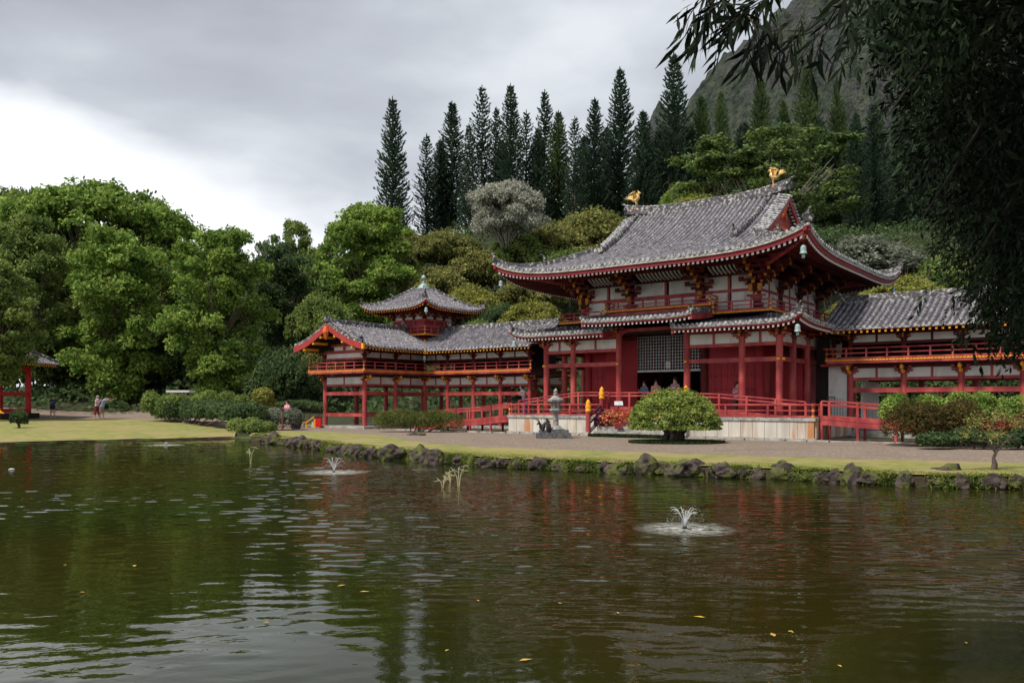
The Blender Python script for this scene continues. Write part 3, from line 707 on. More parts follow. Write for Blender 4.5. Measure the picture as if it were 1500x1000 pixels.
# coved ribs between bracket clusters
rib = MB()
for a, b in ((-3.75, -2.4), (-1.15, 1.15), (2.4, 3.75)):
    n = int((b-a)/.19)
    for i in range(n+1):
        s = a+(b-a)*i/n
        pts = [(s, UR-.12, 7.40), (s, UR-.45, 7.50), (s, UR-.72, 7.66), (s, UR-.85, 7.86)]
        rings = [[(s-.035, p[1], p[2]), (s+.035, p[1], p[2]), (s+.035, p[1]+.03, p[2]+.05), (s-.035, p[1]+.03, p[2]+.05)] for p in pts]
        rib.strip(rings)
hall.part('coved_ribs', rib, WHT, kind='stuff')
# purlins
for d_, z_ in ((1.15, 7.62), (.85, 7.78)):
    m = MB(); m.beam((-US-d_, UR-d_-.05), (US+d_, UR-d_-.05), .13, z_, z_+.12); m.beam((-US-d_, UB+d_), (US+d_, UB+d_), .13, z_, z_+.12)
    m.beam((-US-d_, UR-d_), (-US-d_, UB+d_), .13, z_, z_+.118); m.beam((US+d_, UR-d_), (US+d_, UB+d_), .13, z_, z_+.118)
    hall.part('purlin', m, DKRED)
# --- great roof
S_, RF, RC = 7.58, -1.06, 6.2; RH = RC-RF; RB = RC+RH; GS = 3.95
def zmain(s, r, d):
    d2 = max(d, -.05)
    return 7.80+.235*d2+.0388*d2*d2+.74*(min(abs(s)/S_, 1.02)*min(abs(r-RC)/RH, 1.02))**5*1.0
Pf_ = lambda u, d: (u, RF+d, zmain(u, RF+d, d)); Pb_ = lambda u, d: (u, RB-d, zmain(u, RB-d, d))
Pr_ = lambda u, d: (S_-d, u, zmain(S_-d, u, d)); Pl_ = lambda u, d: (-S_+d, u, zmain(-S_+d, u, d))
dmF = lambda u: RH if abs(u) <= GS+.12 else max(0, S_-abs(u))
dmS = lambda u: max(0, min(S_-GS+.25, RH-abs(u-RC)))
roof = MB()
soff = merge([soffit(np.linspace(-S_, S_, 60), Pp, [.1, .8, 1.6, 2.4, 3.3], -.13, lambda u: min(3.3, max(.06, S_-abs(u)))) for Pp in (Pf_, Pb_)] +
             [soffit(np.linspace(RF, RB, 60), Pp, [.1, .8, 1.6, 2.4, 3.3], -.13, lambda u: min(3.3, max(.06, RH-abs(u-RC)))) for Pp in (Pr_, Pl_)])
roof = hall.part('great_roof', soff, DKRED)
def rowset(Pp, u0, u1, dm, name, wid=.235):
    n = int((u1-u0)/wid); w = (u1-u0)/n
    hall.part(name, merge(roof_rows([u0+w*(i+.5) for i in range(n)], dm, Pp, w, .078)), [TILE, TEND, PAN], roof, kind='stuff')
rowset(Pf_, -S_, S_, dmF, 'roof_tiles'); rowset(Pb_, -S_, S_, dmF, 'roof_tiles'); rowset(Pr_, RF, RB, dmS, 'roof_tiles'); rowset(Pl_, RF, RB, dmS, 'roof_tiles')
for Pp, a, b, dl in ((Pf_, -S_, S_, lambda u: S_-abs(u)), (Pb_, -S_, S_, lambda u: S_-abs(u)), (Pr_, RF, RB, lambda u: RH-abs(u-RC)), (Pl_, RF, RB, lambda u: RH-abs(u-RC))):
    us = np.linspace(a-.03, b+.03, 60)
    hall.part('eave_board', eave_sweep(us, Pp, [(.0, -.03), (.0, -.11), (.14, -.11), (.14, -.03)]), CREAM, roof)
    hall.part('fascia', eave_sweep(us, Pp, [(.06, -.113), (.06, -.29), (.20, -.29), (.20, -.113)]), FASC, roof)
    k = int((b-a)/.21); ru = [a+(b-a)*(i+.5)/k for i in range(k)]
    m1, tp = rafters(ru, Pp, .13, 1.7, -.292, .085, .10, dl=dl); hall.part('rafters', m1, DKRED, roof, kind='stuff'); hall.part('rafter_tips', tp, TIPW, roof, kind='stuff')
    m1, tp = rafters(ru, Pp, 1.15, 3.2, -.40, .085, .10, dl=dl); hall.part('rafters', m1, DKRED, roof, kind='stuff')
# hip ridges with end tiles
for sx, sy in ((1, -1), (-1, -1), (1, 1), (-1, 1)):
    g = MB(); pts = []
    for d in np.linspace(.05, S_-GS-.1, 9):
        s = sx*(S_-d); r = RC+sy*(RH-d); pts.append((s, r, zmain(s, r, d)+.05))
    ridge_poly(g, pts, .20, .16, .06); k = .7071
    onigawara(g, pts[0][0]+sx*.02, pts[0][1]+sy*.02, pts[0][2]+.02, sx*k, sy*k, 1.0)
    onigawara(g, pts[4][0], pts[4][1], pts[4][2]+.16, sx*k, sy*k, .8)
    hall.part('hip_ridge', g, TILE2, roof)
    # hip rafter with gold end and wind bell
    q = (sx*(S_-.25), RC+sy*(RH-.25)); q2 = (sx*(S_-2.9), RC+sy*(RH-2.9)); zc = zmain(q[0], q[1], .25)
    hall.part('hip_rafter', MB().beam(q, q2, .20, zc-.42, zc-.16, zc-.95, zc-.65), RED, roof)
    hall.part('gilt_cap', MB().beam((q[0]+sx*.05, q[1]+sy*.05), (q[0]-sx*.02, q[1]-sy*.02), .23, zc-.30, zc-.17), YEL, roof)
# main ridge
g = MB(); pts = [(s, RC, 11.50+.0+.32*(abs(s)/4.3)**3.0) for s in np.linspace(-4.3, 4.3, 27)]
ridge_poly(g, pts, .30, .32, .075)
for sg in (-1, 1): onigawara(g, 4.3*sg, RC, 11.72, sg, 0, 1.15)
hall.part('main_ridge', g, TILE2, roof)
# descending ridges beside the gables and verge tiles
for sx in (-1, 1):
    for sy in (-1, 1):
        g = MB(); pts = []
        for d in np.linspace(3.1, RH-.1, 10): pts.append((sx*(GS-.42-.12*(RH-d)/4), RC+sy*(RH-d), zmain(0, 0, d) if False else 7.80+.235*d+.0388*d*d+.05))
        ridge_poly(g, pts, .19, .17, .06); onigawara(g, pts[0][0], pts[0][1]+sy*.04, pts[0][2]+.08, 0, sy, .95)
        hall.part('descending_ridge', g, TILE2, roof)
        # short tile rows across the verge
        g = MB()
        for d in np.arange(3.75, RH-.05, .19):
            z = 7.80+.235*d+.0388*d*d; r = RC+sy*(RH-d); g.tube([(sx*(GS-.1), r, z+.06), (sx*(GS+.50), r, z-.10)], .06, 6)
        hall.part('verge_tiles', g, [TEND], roof)
        rings = []
        for d in np.linspace(3.7, RH+.02, 9):
            z = 7.80+.235*d+.0388*d*d; r = RC+sy*(RH-d); x = sx*(GS+.38)
            rings.append([(x-.05, r, z-.42), (x+.05, r, z-.42), (x+.05, r, z-.14), (x-.05, r, z-.14)])
        hall.part('bargeboard', MB().strip(rings), RED, roof)
    x = sx*(GS+.02); g = MB(); n = 9
    zb = 7.80+.235*3.3+.0388*3.3**2
    prof = [(RC+sy*(RH-d), 7.80+.235*d+.0388*d*d-.12) for sy in (-1,) for d in np.linspace(3.4, RH, 8)] + [(RC+(RH-d), 7.80+.235*d+.0388*d*d-.12) for d in np.linspace(RH, 3.4, 8)[1:]]
    g.strip([[(x, p[0], zb-.15), (x, p[0], p[1])] for p in prof], closed=False)
    gw = hall.part('gable_wall', g, RED, roof)
    g = MB().tube([(x+sx*.12, RC, 11.15), (x+sx*.13, RC, 10.85), (x+sx*.12, RC, 10.45)], [.10, .17, .04], 8)
    g.tube([(x+sx*.12, RC-.32, 10.35), (x+sx*.12, RC, 10.75), (x+sx*.12, RC+.32, 10.35)], [.05, .1, .05], 6)
    hall.part('gable_pendant', g, mat('orange_lacquer', (.70, .16, .03), (.55, .10, .03), 5), gw)
    hall.part('gable_beam', MB().box(min(x, x+sx*.1), max(x, x+sx*.1), RC-2.2, RC+2.2, 9.86, 10.0), mat('orange_lacquer', ()), gw)
# --- platform balustrades
railing(hall, [(-7.4, 8.5), (-7.4, .06), (-2.05, .06)], 1.17, .50, .85, .10, thick=1.25); railing(hall, [(2.05, .06), (7.4, .06), (7.4, .9)], 1.17, .50, .85, .10, thick=1.25)
# inner ramp rails up to the entrance
irl = hall.part('ramp_deck', MB().beam((-7.0, .62), (-2.9, .62), .5, 1.17, 1.2, 1.36, 1.44).beam((7.0, .62), (3.2, .62), .5, 1.17, 1.2, 1.26, 1.34), RED)
def plainrail(t, pts, zs, h, parent, step=1.3, deck=.0, stringer=0, w=.06, m=RED, post_z0=None):
    for k in range(len(pts)-1):
        p, q = pts[k], pts[k+1]
        t.part('handrail', MB().beam(p, q, w*1.3, zs[k]+h-.05, zs[k]+h, zs[k+1]+h-.05, zs[k+1]+h), m, parent)
        t.part('rail', MB().beam(p, q, w*.8, zs[k]+h-.20, zs[k]+h-.13, zs[k+1]+h-.20, zs[k+1]+h-.13), m, parent)
        if stringer:
            t.part('stringer', MB().beam(p, q, w*1.6, zs[k]-stringer, zs[k]-.01, zs[k+1]-stringer, zs[k+1]-.01), m, parent)
            t.part('stringer', MB().beam(p, q, w*1.2, zs[k]+.01, zs[k]+.16, zs[k+1]+.01, zs[k+1]+.16), m, parent)
        L_ = math.hypot(q[0]-p[0], q[1]-p[1]); n = max(1, round(L_/step))
        for i in range(n+1):
            if i == 0 and k > 0: continue
            f = i/n; x, y, z = p[0]+(q[0]-p[0])*f, p[1]+(q[1]-p[1])*f, zs[k]+(zs[k+1]-zs[k])*f
            big = (i % 2 == 0) or post_z0 is None
            zz0 = post_z0 if (post_z0 is not None and (n < 3 or i % 2 == 0)) else z
            t.part('rail_post', MB().box(x-w*.75, x+w*.75, y-w*.75, y+w*.75, zz0, z+h-.05), m, parent)
plainrail(hall, [(-7.1, .42), (-3.6, .42), (-1.95, .42)], [1.05, 1.42, 1.42], .85, irl); plainrail(hall, [(7.0, .42), (3.4, .42), (.2, .42), (-1.95, .42)], [1.0, 1.33, 1.42, 1.42], .82, irl, stringer=.18)
# --- front steps
stp = hall.part('front_steps', MB().box(-1.9, 1.9, -1.05, -.72, .28, .50), CAP)
for i in range(1, 4): hall.part('step', MB().box(-1.9, 1.9, -1.05+.35*i+.003, -1.05+.35*(i+1), .28, .5+.22*i-.005), CAP, stp)
for s in (-2.08, 2.08):
    for r, zt in ((-1.15, 1.42), (0.0, 2.0)):
        hall.part('newel_post', MB().lathe(s, r, [(.105, .30 if r < -.5 else 1.17), (.105, zt-.05)], 12), RED, stp)
        hall.part('giboshi_finial', MB().lathe(s, r, [(.12, zt-.08), (.13, zt+.02), (.10, zt+.05), (.13, zt+.12), (.13, zt+.2), (.09, zt+.27), (.11, zt+.33), (.07, zt+.42), (.01, zt+.5)], 12), YEL, stp, smooth=True)
    hall.part('stair_rail', MB().beam((s, -1.15), (s, 0), .08, 1.05, 1.13, 1.62, 1.70), DKRED, stp); hall.part('stair_rail', MB().beam((s, -1.15), (s, 0), .06, .75, .82, 1.36, 1.43), DKRED, stp)
    hall.part('stair_stringer', MB().beam((s+.0, -1.3), (s+.0, 0), .16, .30, .42, 1.0, 1.16), CAP, stp)
# ================================================================== wings
def zw(d, z0=4.86): return z0+.40*d+.028*d*d
ORL = mat('orange_red_board', (.38, .045, .036), (.30, .032, .03), 3)
class Frame:
    """local (a, b) with b pointing into the building, mapped to temple (s, r)"""
    def __init__(f, s0, r0, da, db): f.o = (s0, r0); f.da = da; f.db = db
    def __call__(f, a, b): return (f.o[0]+f.da[0]*a+f.db[0]*b, f.o[1]+f.da[1]*a+f.db[1]*b)
def wing_face(t, F, posts, ground=.3, low=True, deck=(None, None), roofrange=None, dmax=2.95, rowwise=False, dlim=None, lift=(0, 0), full=True):
    """one open side of a two-level corridor; posts: list of a-coordinates at b=0"""
    BK = MB
    for k, a in enumerate(posts):
        p = F(a, 0); column(t, p[0], p[1], ground, 3.12, .135, 'post')
        column(t, p[0], p[1], 3.62, 4.62, .11, 'upper_post', DKRED)
        b = MB(); bracket(b, p[0], p[1], 2.98, -F.db[0], -F.db[1], 1, .78); t.part('bracket', b, [RED, YEL, DKRED])
        g = MB(); c = F(a, -.47); g.lathe(c[0], c[1], [(.03, 3.16), (.07, 3.2), (.07, 3.3), (.03, 3.36)], 8); t.part('gilt_fitting', g, YEL); g = MB(); c = F(a, -.16); g.lathe(c[0], c[1], [(.03, 2.99), (.075, 3.03), (.075, 3.13), (.03, 3.17)], 8)
        t.part('gilt_fitting', g, YEL)
        b = MB(); bracket(b, p[0], p[1], 4.42, -F.db[0], -F.db[1], 1, .62); t.part('bracket', b, [DKRED, YELD, DKRED])
    for a, b in zip(posts[:-1], posts[1:]):
        P_, Q_ = F(a, 0), F(b, 0)
        for z0, z1, w in ((2.72, 2.84, .12), (2.20, 2.40, .14)) + (((.97, 1.16, .13),) if low else ()):
            t.part('beam', MB().beam(P_, Q_, w, z0, z1), RED)
        t.part('beam', MB().beam(P_, Q_, .1, 3.24, 3.34), DKRED)
        m = (a+b)/2
        for c, d in ((a+.12, m-.05), (m+.05, b-.12)):
            t.part('plaster_panel', MB().beam(F(c, 0), F(d, 0), .04, 2.842, 3.235), WHT)
            t.part('plaster_panel', MB().beam(F(c, 0), F(d, 0), .04, 4.36, 4.66), WHT)
        t.part('strut', MB().beam(F(m-.045, 0), F(m+.045, 0), .09, 2.842, 3.24), RED); t.part('strut', MB().beam(F(m-.04, 0), F(m+.04, 0), .08, 4.36, 4.66), DKRED)
        t.part('beam', MB().beam(P_, Q_, .1, 4.24, 4.358), DKRED); t.part('beam', MB().beam(P_, Q_, .1, 4.662, 4.76), DKRED)
def wing_deck(t, pts_out, inner, z=3.6):
    """deck slab polygon handled by caller; rails and joists on outer polyline"""
    railing(t, pts_out, z, .47, .82, .14); joists(t, pts_out, z-.0)
    for k in range(len(pts_out)-1): t.part('deck_beam', MB().beam(pts_out[k], pts_out[k+1], .09, z-.17, z-.07), RED)
def wing_roof(t, F, a0, a1, dm, w=.25, rowwise=False, dmaxv=2.95, lift=(0, 0), raft=True, tip=YEL, noeave=None):
    hu = (a1-a0)/2; ac = (a0+a1)/2
    def P(u, d):
        k = max(-1.05, min(1.05, (u-ac)/hu)); l = lift[1] if k > 0 else lift[0]
        q = F(u, -1.25+d); return (q[0], q[1], zw(d)+l*abs(k)**8)
    n = int((a1-a0)/w); ww = (a1-a0)/n
    rows = roof_rows([a0+ww*(i+.5) for i in range(n)], dm, P, ww, .072)
    us = np.linspace(a0, a1, 20)
    rf = t.part('roof', soffit(us, P, [.1, .8, 1.6, 2.9], -.09, dm), DARKWOOD)
    if rowwise:
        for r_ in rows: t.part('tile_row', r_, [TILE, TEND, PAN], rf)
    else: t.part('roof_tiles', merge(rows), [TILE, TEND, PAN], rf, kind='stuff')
    e0, e1 = noeave or (a0, a1); us = np.linspace(e0, e1, 20)
    t.part('fascia', eave_sweep(us, P, [(.04, -.03), (.04, -.10), (.12, -.10), (.12, -.03)]), ORL, rf)
    k = int((e1-e0)/.235); ru = [e0+(e1-e0)*(i+.5)/k for i in range(k)]
    m1, tp = rafters(ru, P, .06, 1.3, -.115, .075, .08, dl=dm); t.part('rafters', m1, DKRED, rf, kind='stuff'); t.part('rafter_tips', tp, tip, rf, kind='stuff')
    return P, rf
# ---- right wing: straight corridor at r=5..8.4
rw = Thing('corridor_wing', 'right-hand two level red corridor running from the hall towards the picture edge, grey tiled roof', 'corridor', (7, 6.7, .3), True)
FR = Frame(0, 5.0, (1, 0), (0, 1)); FRb = Frame(0, 8.4, (1, 0), (0, -1))
pr = [7.43+2.15*i for i in range(6)]
wing_face(rw, FR, pr, ground=.3, low=False); wing_face(rw, FRb, pr, ground=.3, low=False)
rw.part('deck', MB().box(6.55, 19.0, 4.32, 9.08, 3.44, 3.585), DKRED)
rw.part('end_brace', MB().box(6.3, 7.6, 4.55, 4.75, 3.33, 3.43), RED)
wing_deck(rw, [(6.62, 4.34), (18.9, 4.34)], None); railing(rw, [(6.62, 5.2), (6.62, 4.34)], 3.6, .47, .8, .05)
wing_roof(rw, FR, 6.42, 19.2, lambda u: 2.95, .25, rowwise=True); wing_roof(rw, FRb, 6.42, 19.2, lambda u: 2.95, .25)
g = MB(); ridge_poly(g, [(s, 6.7, zw(2.95)+.03+(.16 if s < 6.6 else 0)*1) for s in [6.45, 6.75, 7.4]+list(np.linspace(8, 19.2, 16))], .22, .22, .065); g.tube([(6.5, 6.7, 6.68), (6.3, 6.7, 6.82), (6.15, 6.7, 7.0)], [.08, .06, .02], 6)
rw.part('ridge', g, TILE2)
for s in (6.42,):
    rings = [[(s, 3.75+d, zw(d)-.25), (s+.06, 3.75+d, zw(d)-.25), (s+.06, 3.75+d, zw(d)+.02), (s, 3.75+d, zw(d)+.02)] for d in np.linspace(0, 2.95, 8)]
    rw.part('bargeboard', MB().strip(rings), DKRED)
rw.part('void_shade_panel', MB().box(6.6, 19, 6.65, 6.75, 3.6, 4.9), DARKWOOD)  # panel added along the middle; dark colour stands for shade under the roof
rw.part('plaster_wall', MB().box(6.5, 7.28, 5.0, 5.08, .95, 3.42), WHT); rw.part('wall', MB().box(5.95, 6.5, 5.1, 5.2, 1.0, 4.6), DARKWOOD)
rw.part('plaster_wall', MB().box(7.7, 7.78, 5.6, 8.3, .8, 2.7), WHT)
nf = MB()
for i in range(6): nf.box(6.56+.12*i, 6.575+.12*i, 4.80, 4.815, 1.1, 1.95)
rw.part('iron_picket', nf, BLACK)
fr = MB(); fr.box(6.52, 6.86, 4.70, 4.72, 1.72, 1.76).box(6.52, 6.86, 4.70, 4.72, 1.98, 2.02).box(6.52, 6.55, 4.70, 4.72, 1.76, 1.98).box(6.83, 6.86, 4.70, 4.72, 1.76, 1.98)
rw.part('sign_frame', fr, BLACK)
rw.part('floor', MB().box(6.6, 19, 4.8, 8.6, .28, .55), CAP)
# ---- left wing with corner tower and forward gable
lw = Thing('corner_pavilion_wing', 'left-hand L-shaped red corridor with forward gable end and square turret over its corner', 'corridor', (-17.5, 5, .3), True)
lp = [-17.81, -15.9, -13.87, -11.85, -9.78]
FL = Frame(0, 5.0, (1, 0), (0, 1)); FLb = Frame(0, 8.4, (1, 0), (0, -1))
wing_face(lw, FL, lp[0:], low=False, ground=.3); wing_face(lw, FLb, [-21.2, -19.5]+lp, low=False)
FS = Frame(-17.81, 0, (0, 1), (-1, 0)); FSb = Frame(-21.2, 0, (0, 1), (1, 0))
gp = [.05, 2.5, 5.0]
wing_face(lw, FS, gp[:2]+[4.98], ground=.42); wing_face(lw, FSb, [.05, 2.5, 5.0, 8.4], ground=.42)
for z0, z1, w in ((2.72, 2.84, .12), (2.20, 2.40, .14), (.97, 1.16, .13)): lw.part('beam', MB().beam((-21.2, .05), (-17.81, .05), w, z0, z1), RED)
lw.part('beam', MB().beam((-21.2, .05), (-17.81, .05), .1, 3.24, 3.34), DKRED)
for c, d in ((-21.05, -19.56), (-19.46, -17.95)): lw.part('plaster_panel', MB().box(c, d, .03, .07, 2.842, 3.235), WHT)
lw.part('strut', MB().box(-19.56, -19.46, .0, .1, 2.842, 3.24), RED)
lw.part('plinth', MB().box(-21.8, -17.2, -.55, 8.8, .26, .43), CAP); lw.part('plinth', MB().box(-17.19, -9, 4.5, 8.8, .26, .42), CAP)
lw.part('deck', MB().box(-21.88, -17.13, -.63, 9.08, 3.44, 3.585), DKRED); lw.part('deck', MB().box(-17.125, -9.2, 4.32, 9.08, 3.44, 3.584), DKRED)
wing_deck(lw, [(-21.86, 8), (-21.86, -.61), (-17.15, -.61), (-17.15, 4.34), (-9.25, 4.34)], None)
lw.part('void_shade_panel', MB().box(-17, -9.2, 6.65, 6.75, 3.6, 4.9), DARKWOOD); lw.part('void_shade_panel', MB().box(-19.55, -19.45, .2, 6.6, 3.6, 4.9), DARKWOOD)  # added panels; the upper void's darkness is put into their colour
valley = lambda u: 2.95
# corridor front slope: valley with the gable arm: eave at s=-16.56 for the arm; front eave r=3.75
wing_roof(lw, FL, -19.5, -8.9, lambda u: 2.95, .25, noeave=(-16.56, -8.9)); wing_roof(lw, FLb, -22.45, -8.9, lambda u: min(2.95, u+22.45), .25)
wing_roof(lw, FS, -1.25, 6.7, lambda u: 2.95, .25, lift=(.20, 0), noeave=(-1.25, 3.75)); wing_roof(lw, FSb, -1.25, 9.65, lambda u: min(2.95, 9.65-u), .25, lift=(.20, 0))
g = MB(); ridge_poly(g, [(-19.5, r, zw(2.95)+.02+(.16 if r < -.9 else 0)) for r in [-1.3, -.9, -.3]+list(np.linspace(.3, 6.7, 10))], .20, .20, .06); onigawara(g, -19.5, -1.3, 6.40, 0, -1, .9); onigawara(g, -19.5, 4.9, 6.5, 0, 1, .9)
lw.part('ridge', g, TILE2)
g = MB(); ridge_poly(g, [(s, 6.7, zw(2.95)+.02) for s in np.linspace(-19.5, -8.9, 14)], .20, .20, .06); onigawara(g, -8.9, 6.7, 6.3, 1, 0, .9); onigawara(g, -17.3, 6.7, 6.5, -1, 0, .9)
lw.part('ridge', g, TILE2)
# gable verge: curved bargeboards, descending ridge, pediment
for sg in (-1, 1):
    f = lambda d: (-19.5+sg*(2.95+.0-d), zw(d)+.20*max(0, 1-d/1.2))
    rings = [[(f(d)[0], -1.30, f(d)[1]-.36), (f(d)[0], -1.20, f(d)[1]-.36), (f(d)[0], -1.20, f(d)[1]-.02), (f(d)[0], -1.30, f(d)[1]-.02)] for d in np.linspace(0, 2.95, 10)]
    lw.part('bargeboard', MB().strip(rings), ORL)
    g = MB(); ridge_poly(g, [(f(d)[0], -1.22, f(d)[1]+.02) for d in np.linspace(.05, 2.9, 9)], .16, .06, .06); lw.part('verge_tiles', g, TILE2)
    g = MB(); ridge_poly(g, [(f(d)[0], -.55, f(d)[1]+.04) for d in np.linspace(.9, 2.9, 7)], .13, .09, .05); onigawara(g, f(.9)[0], -.55, f(.9)[1]+.03, sg, 0, .6); lw.part('descending_ridge', g, TILE2)
    for d in (.9, 1.7, 2.35): lw.part('purlin_end', MB().box(f(d)[0]-.07, f(d)[0]+.07, -1.26, -.2, f(d)[1]-.50, f(d)[1]-.36), YEL)
lw.part('gable_pendant', MB().tube([(-19.5, -1.33, 6.1), (-19.5, -1.35, 5.78), (-19.5, -1.33, 5.35)], [.12, .19, .05], 8), mat('orange_lacquer', ()))
lw.part('gable_beam', MB().box(-21.2, -17.81, .0, .1, 4.62, 4.80), RED); lw.part('gable_beam', MB().box(-21.2, -17.81, .0, .1, 4.24, 4.36), RED)
lw.part('plaster_panel', MB().box(-21.05, -17.95, .03, .07, 4.362, 4.618), WHT)
lw.part('gable_beam', MB().beam((-20.6, .05), (-18.4, .05), .12, 5.02, 5.16), RED)
for x0, x1 in ((-20.4, -19.6), (-19.4, -18.6)): lw.part('plaster_panel', MB().box(x0, x1, .03, .07, 4.802, 5.018), WHT)
lw.part('king_post', MB().box(-19.58, -19.42, -.02, .12, 4.8, 5.9), RED)
lw.part('gable_board', MB().strip([[(x, .12, 4.8), (x, .12, 6.2-.52*abs(x+19.5))] for x in (-21.6, -20.5, -19.5, -18.5, -17.4)], closed=False), DARKWOOD)
# tower
TC = (-19.45, 6.65); tw = MB()
lw.part('turret_wall', MB().box(TC[0]-1.3, TC[0]+1.3, TC[1]-1.3, TC[1]+1.3, 5.0, 7.6), RED2)
for sg in (-1, 1):
    for ax in (0, 1):
        for i in range(4):
            o = -1.3+2.6*i/3
            c = (TC[0]+(o if ax == 0 else sg*1.3), TC[1]+(sg*1.3 if ax == 0 else o))
            lw.part('turret_post', MB().box(c[0]-.07, c[0]+.07, c[1]-.07, c[1]+.07, 5.6, 7.35), RED)
            b = MB(); bracket(b, c[0], c[1], 6.98, 0 if ax == 0 else sg, sg if ax == 0 else 0, 2, .62); lw.part('bracket', b, [DKRED, YELD, DKRED])
            if i < 3:
                o2 = o+2.6/3; c2 = (TC[0]+(o2 if ax == 0 else sg*1.3), TC[1]+(sg*1.3 if ax == 0 else o2))
                k = .035*sg
                pa = (c[0]+(.12 if ax == 0 else k), c[1]+(k if ax == 0 else .12)); pb = (c2[0]-(.12 if ax == 0 else -k), c2[1]-(-k if ax == 0 else .12))
                lw.part('plaster_panel', MB().beam(pa, pb, .04, 7.0, 7.34), WHT)
        k = 1.35*sg
        for z0, z1 in ((6.86, 6.98), (6.52, 6.62)):
            lw.part('beam', (MB().beam((TC[0]-1.4, TC[1]+k), (TC[0]+1.4, TC[1]+k), .08, z0, z1) if ax == 0 else MB().beam((TC[0]+k, TC[1]-1.3), (TC[0]+k, TC[1]+1.3), .08, z0, z1)), RED)
bw = 1.75; lw.part('turret_balcony', MB().box(TC[0]-bw, TC[0]+bw, TC[1]-bw, TC[1]+bw, 5.92, 6.0), DKRED)
bp = [(TC[0]-bw, TC[1]-bw), (TC[0]+bw, TC[1]-bw), (TC[0]+bw, TC[1]+bw), (TC[0]-bw, TC[1]+bw), (TC[0]-bw, TC[1]-bw)]
railing(lw, bp, 6.0, .46, .58, .12); joists(lw, bp, 6.0)
b = MB()
for ds, dr, c in ((.7, -.7, (bw-.5, -bw+.5)), (0, -1, (.5, -1.3)), (1, 0, (1.3, -.5)), (0, -1, (-.5, -1.3)), (1, 0, (1.3, .5))): bracket(b, TC[0]+c[0], TC[1]+c[1], 5.45, ds, dr, 1, .8, False)
lw.part('bracket', b, [RED, YEL, DKRED])
TWH = 2.85
def zt(s, r, d): return 7.58+.40*d+.075*d*d+.42*(min(1.02, abs(s-TC[0])/TWH)*min(1.02, abs(r-TC[1])/TWH))**4
def tower_P(k):
    if k == 0: return lambda u, d: (u, TC[1]-TWH+d, zt(u, TC[1]-TWH+d, d))
    if k == 1: return lambda u, d: (u, TC[1]+TWH-d, zt(u, TC[1]+TWH-d, d))
    if k == 2: return lambda u, d: (TC[0]+TWH-d, u, zt(TC[0]+TWH-d, u, d))
    return lambda u, d: (TC[0]-TWH+d, u, zt(TC[0]-TWH+d, u, d))
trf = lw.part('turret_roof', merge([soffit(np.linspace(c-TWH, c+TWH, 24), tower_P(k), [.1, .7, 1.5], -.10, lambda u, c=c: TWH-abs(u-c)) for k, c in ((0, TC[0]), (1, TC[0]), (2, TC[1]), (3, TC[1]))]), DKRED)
for k, c in ((0, TC[0]), (1, TC[0]), (2, TC[1]), (3, TC[1])):
    Pp = tower_P(k); n = 26; w = 2*TWH/n
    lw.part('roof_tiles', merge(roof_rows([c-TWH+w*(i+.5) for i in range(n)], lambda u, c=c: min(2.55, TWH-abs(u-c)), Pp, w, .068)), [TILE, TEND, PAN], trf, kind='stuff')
    us = np.linspace(c-TWH-.02, c+TWH+.02, 24)
    lw.part('eave_board', eave_sweep(us, Pp, [(.0, -.02), (.0, -.07), (.1, -.07), (.1, -.02)]), CREAM, trf)
    lw.part('fascia', eave_sweep(us, Pp, [(.05, -.072), (.05, -.15), (.14, -.15), (.14, -.072)]), ORL, trf)
    ru = [c-TWH+2*TWH*(i+.5)/26 for i in range(26)]
    m1, tp = rafters(ru, Pp, .10, 1.5, -.155, .07, .08, dl=lambda u, c=c: TWH-abs(u-c)); lw.part('rafters', m1, DKRED, trf, kind='stuff'); lw.part('rafter_tips', tp, YEL, trf, kind='stuff')
for sx, sy in ((1, -1), (-1, -1), (1, 1), (-1, 1)):
    g = MB(); pts = []
    for d in np.linspace(.05, 2.5, 8):
        s = TC[0]+sx*(TWH-d); r = TC[1]+sy*(TWH-d); pts.append((s, r, zt(s, r, d)+.04))
    ridge_poly(g, pts, .15, .11, .05); onigawara(g, *pts[0], sx*.7, sy*.7, .7); onigawara(g, *pts[4], sx*.7, sy*.7, .7); lw.part('hip_ridge', g, TILE2, trf)
zz = zt(TC[0], TC[1], 2.5)
lw.part('roof_finial', MB().lathe(TC[0], TC[1], [(.42, zz-.05), (.42, zz+.12), (.30, zz+.14), (.34, zz+.22), (.20, zz+.32), (.08, zz+.40), (.14, zz+.44), (.06, zz+.5), (.05, zz+.6), (.14, zz+.66), (.17, zz+.75), (.12, zz+.84), (.02, zz+.95)], 16), BELL, trf, smooth=True)
lw.part('ceiling_lamp', MB().lathe(-14.9, 7, [(.02, 2.36), (.08, 2.4), (.08, 2.46), (.02, 2.52)], 8), mat('lamp_glass', (.9, .85, .6)))
lw.part('gilt_cap', MB().box(-16.63, -16.5, 3.66, 3.79, 4.66, 4.92), YEL)
lw.part('gilt_cap', MB().box(-16.60, -16.44, -1.32, -1.18, 4.72, 5.02), YEL)
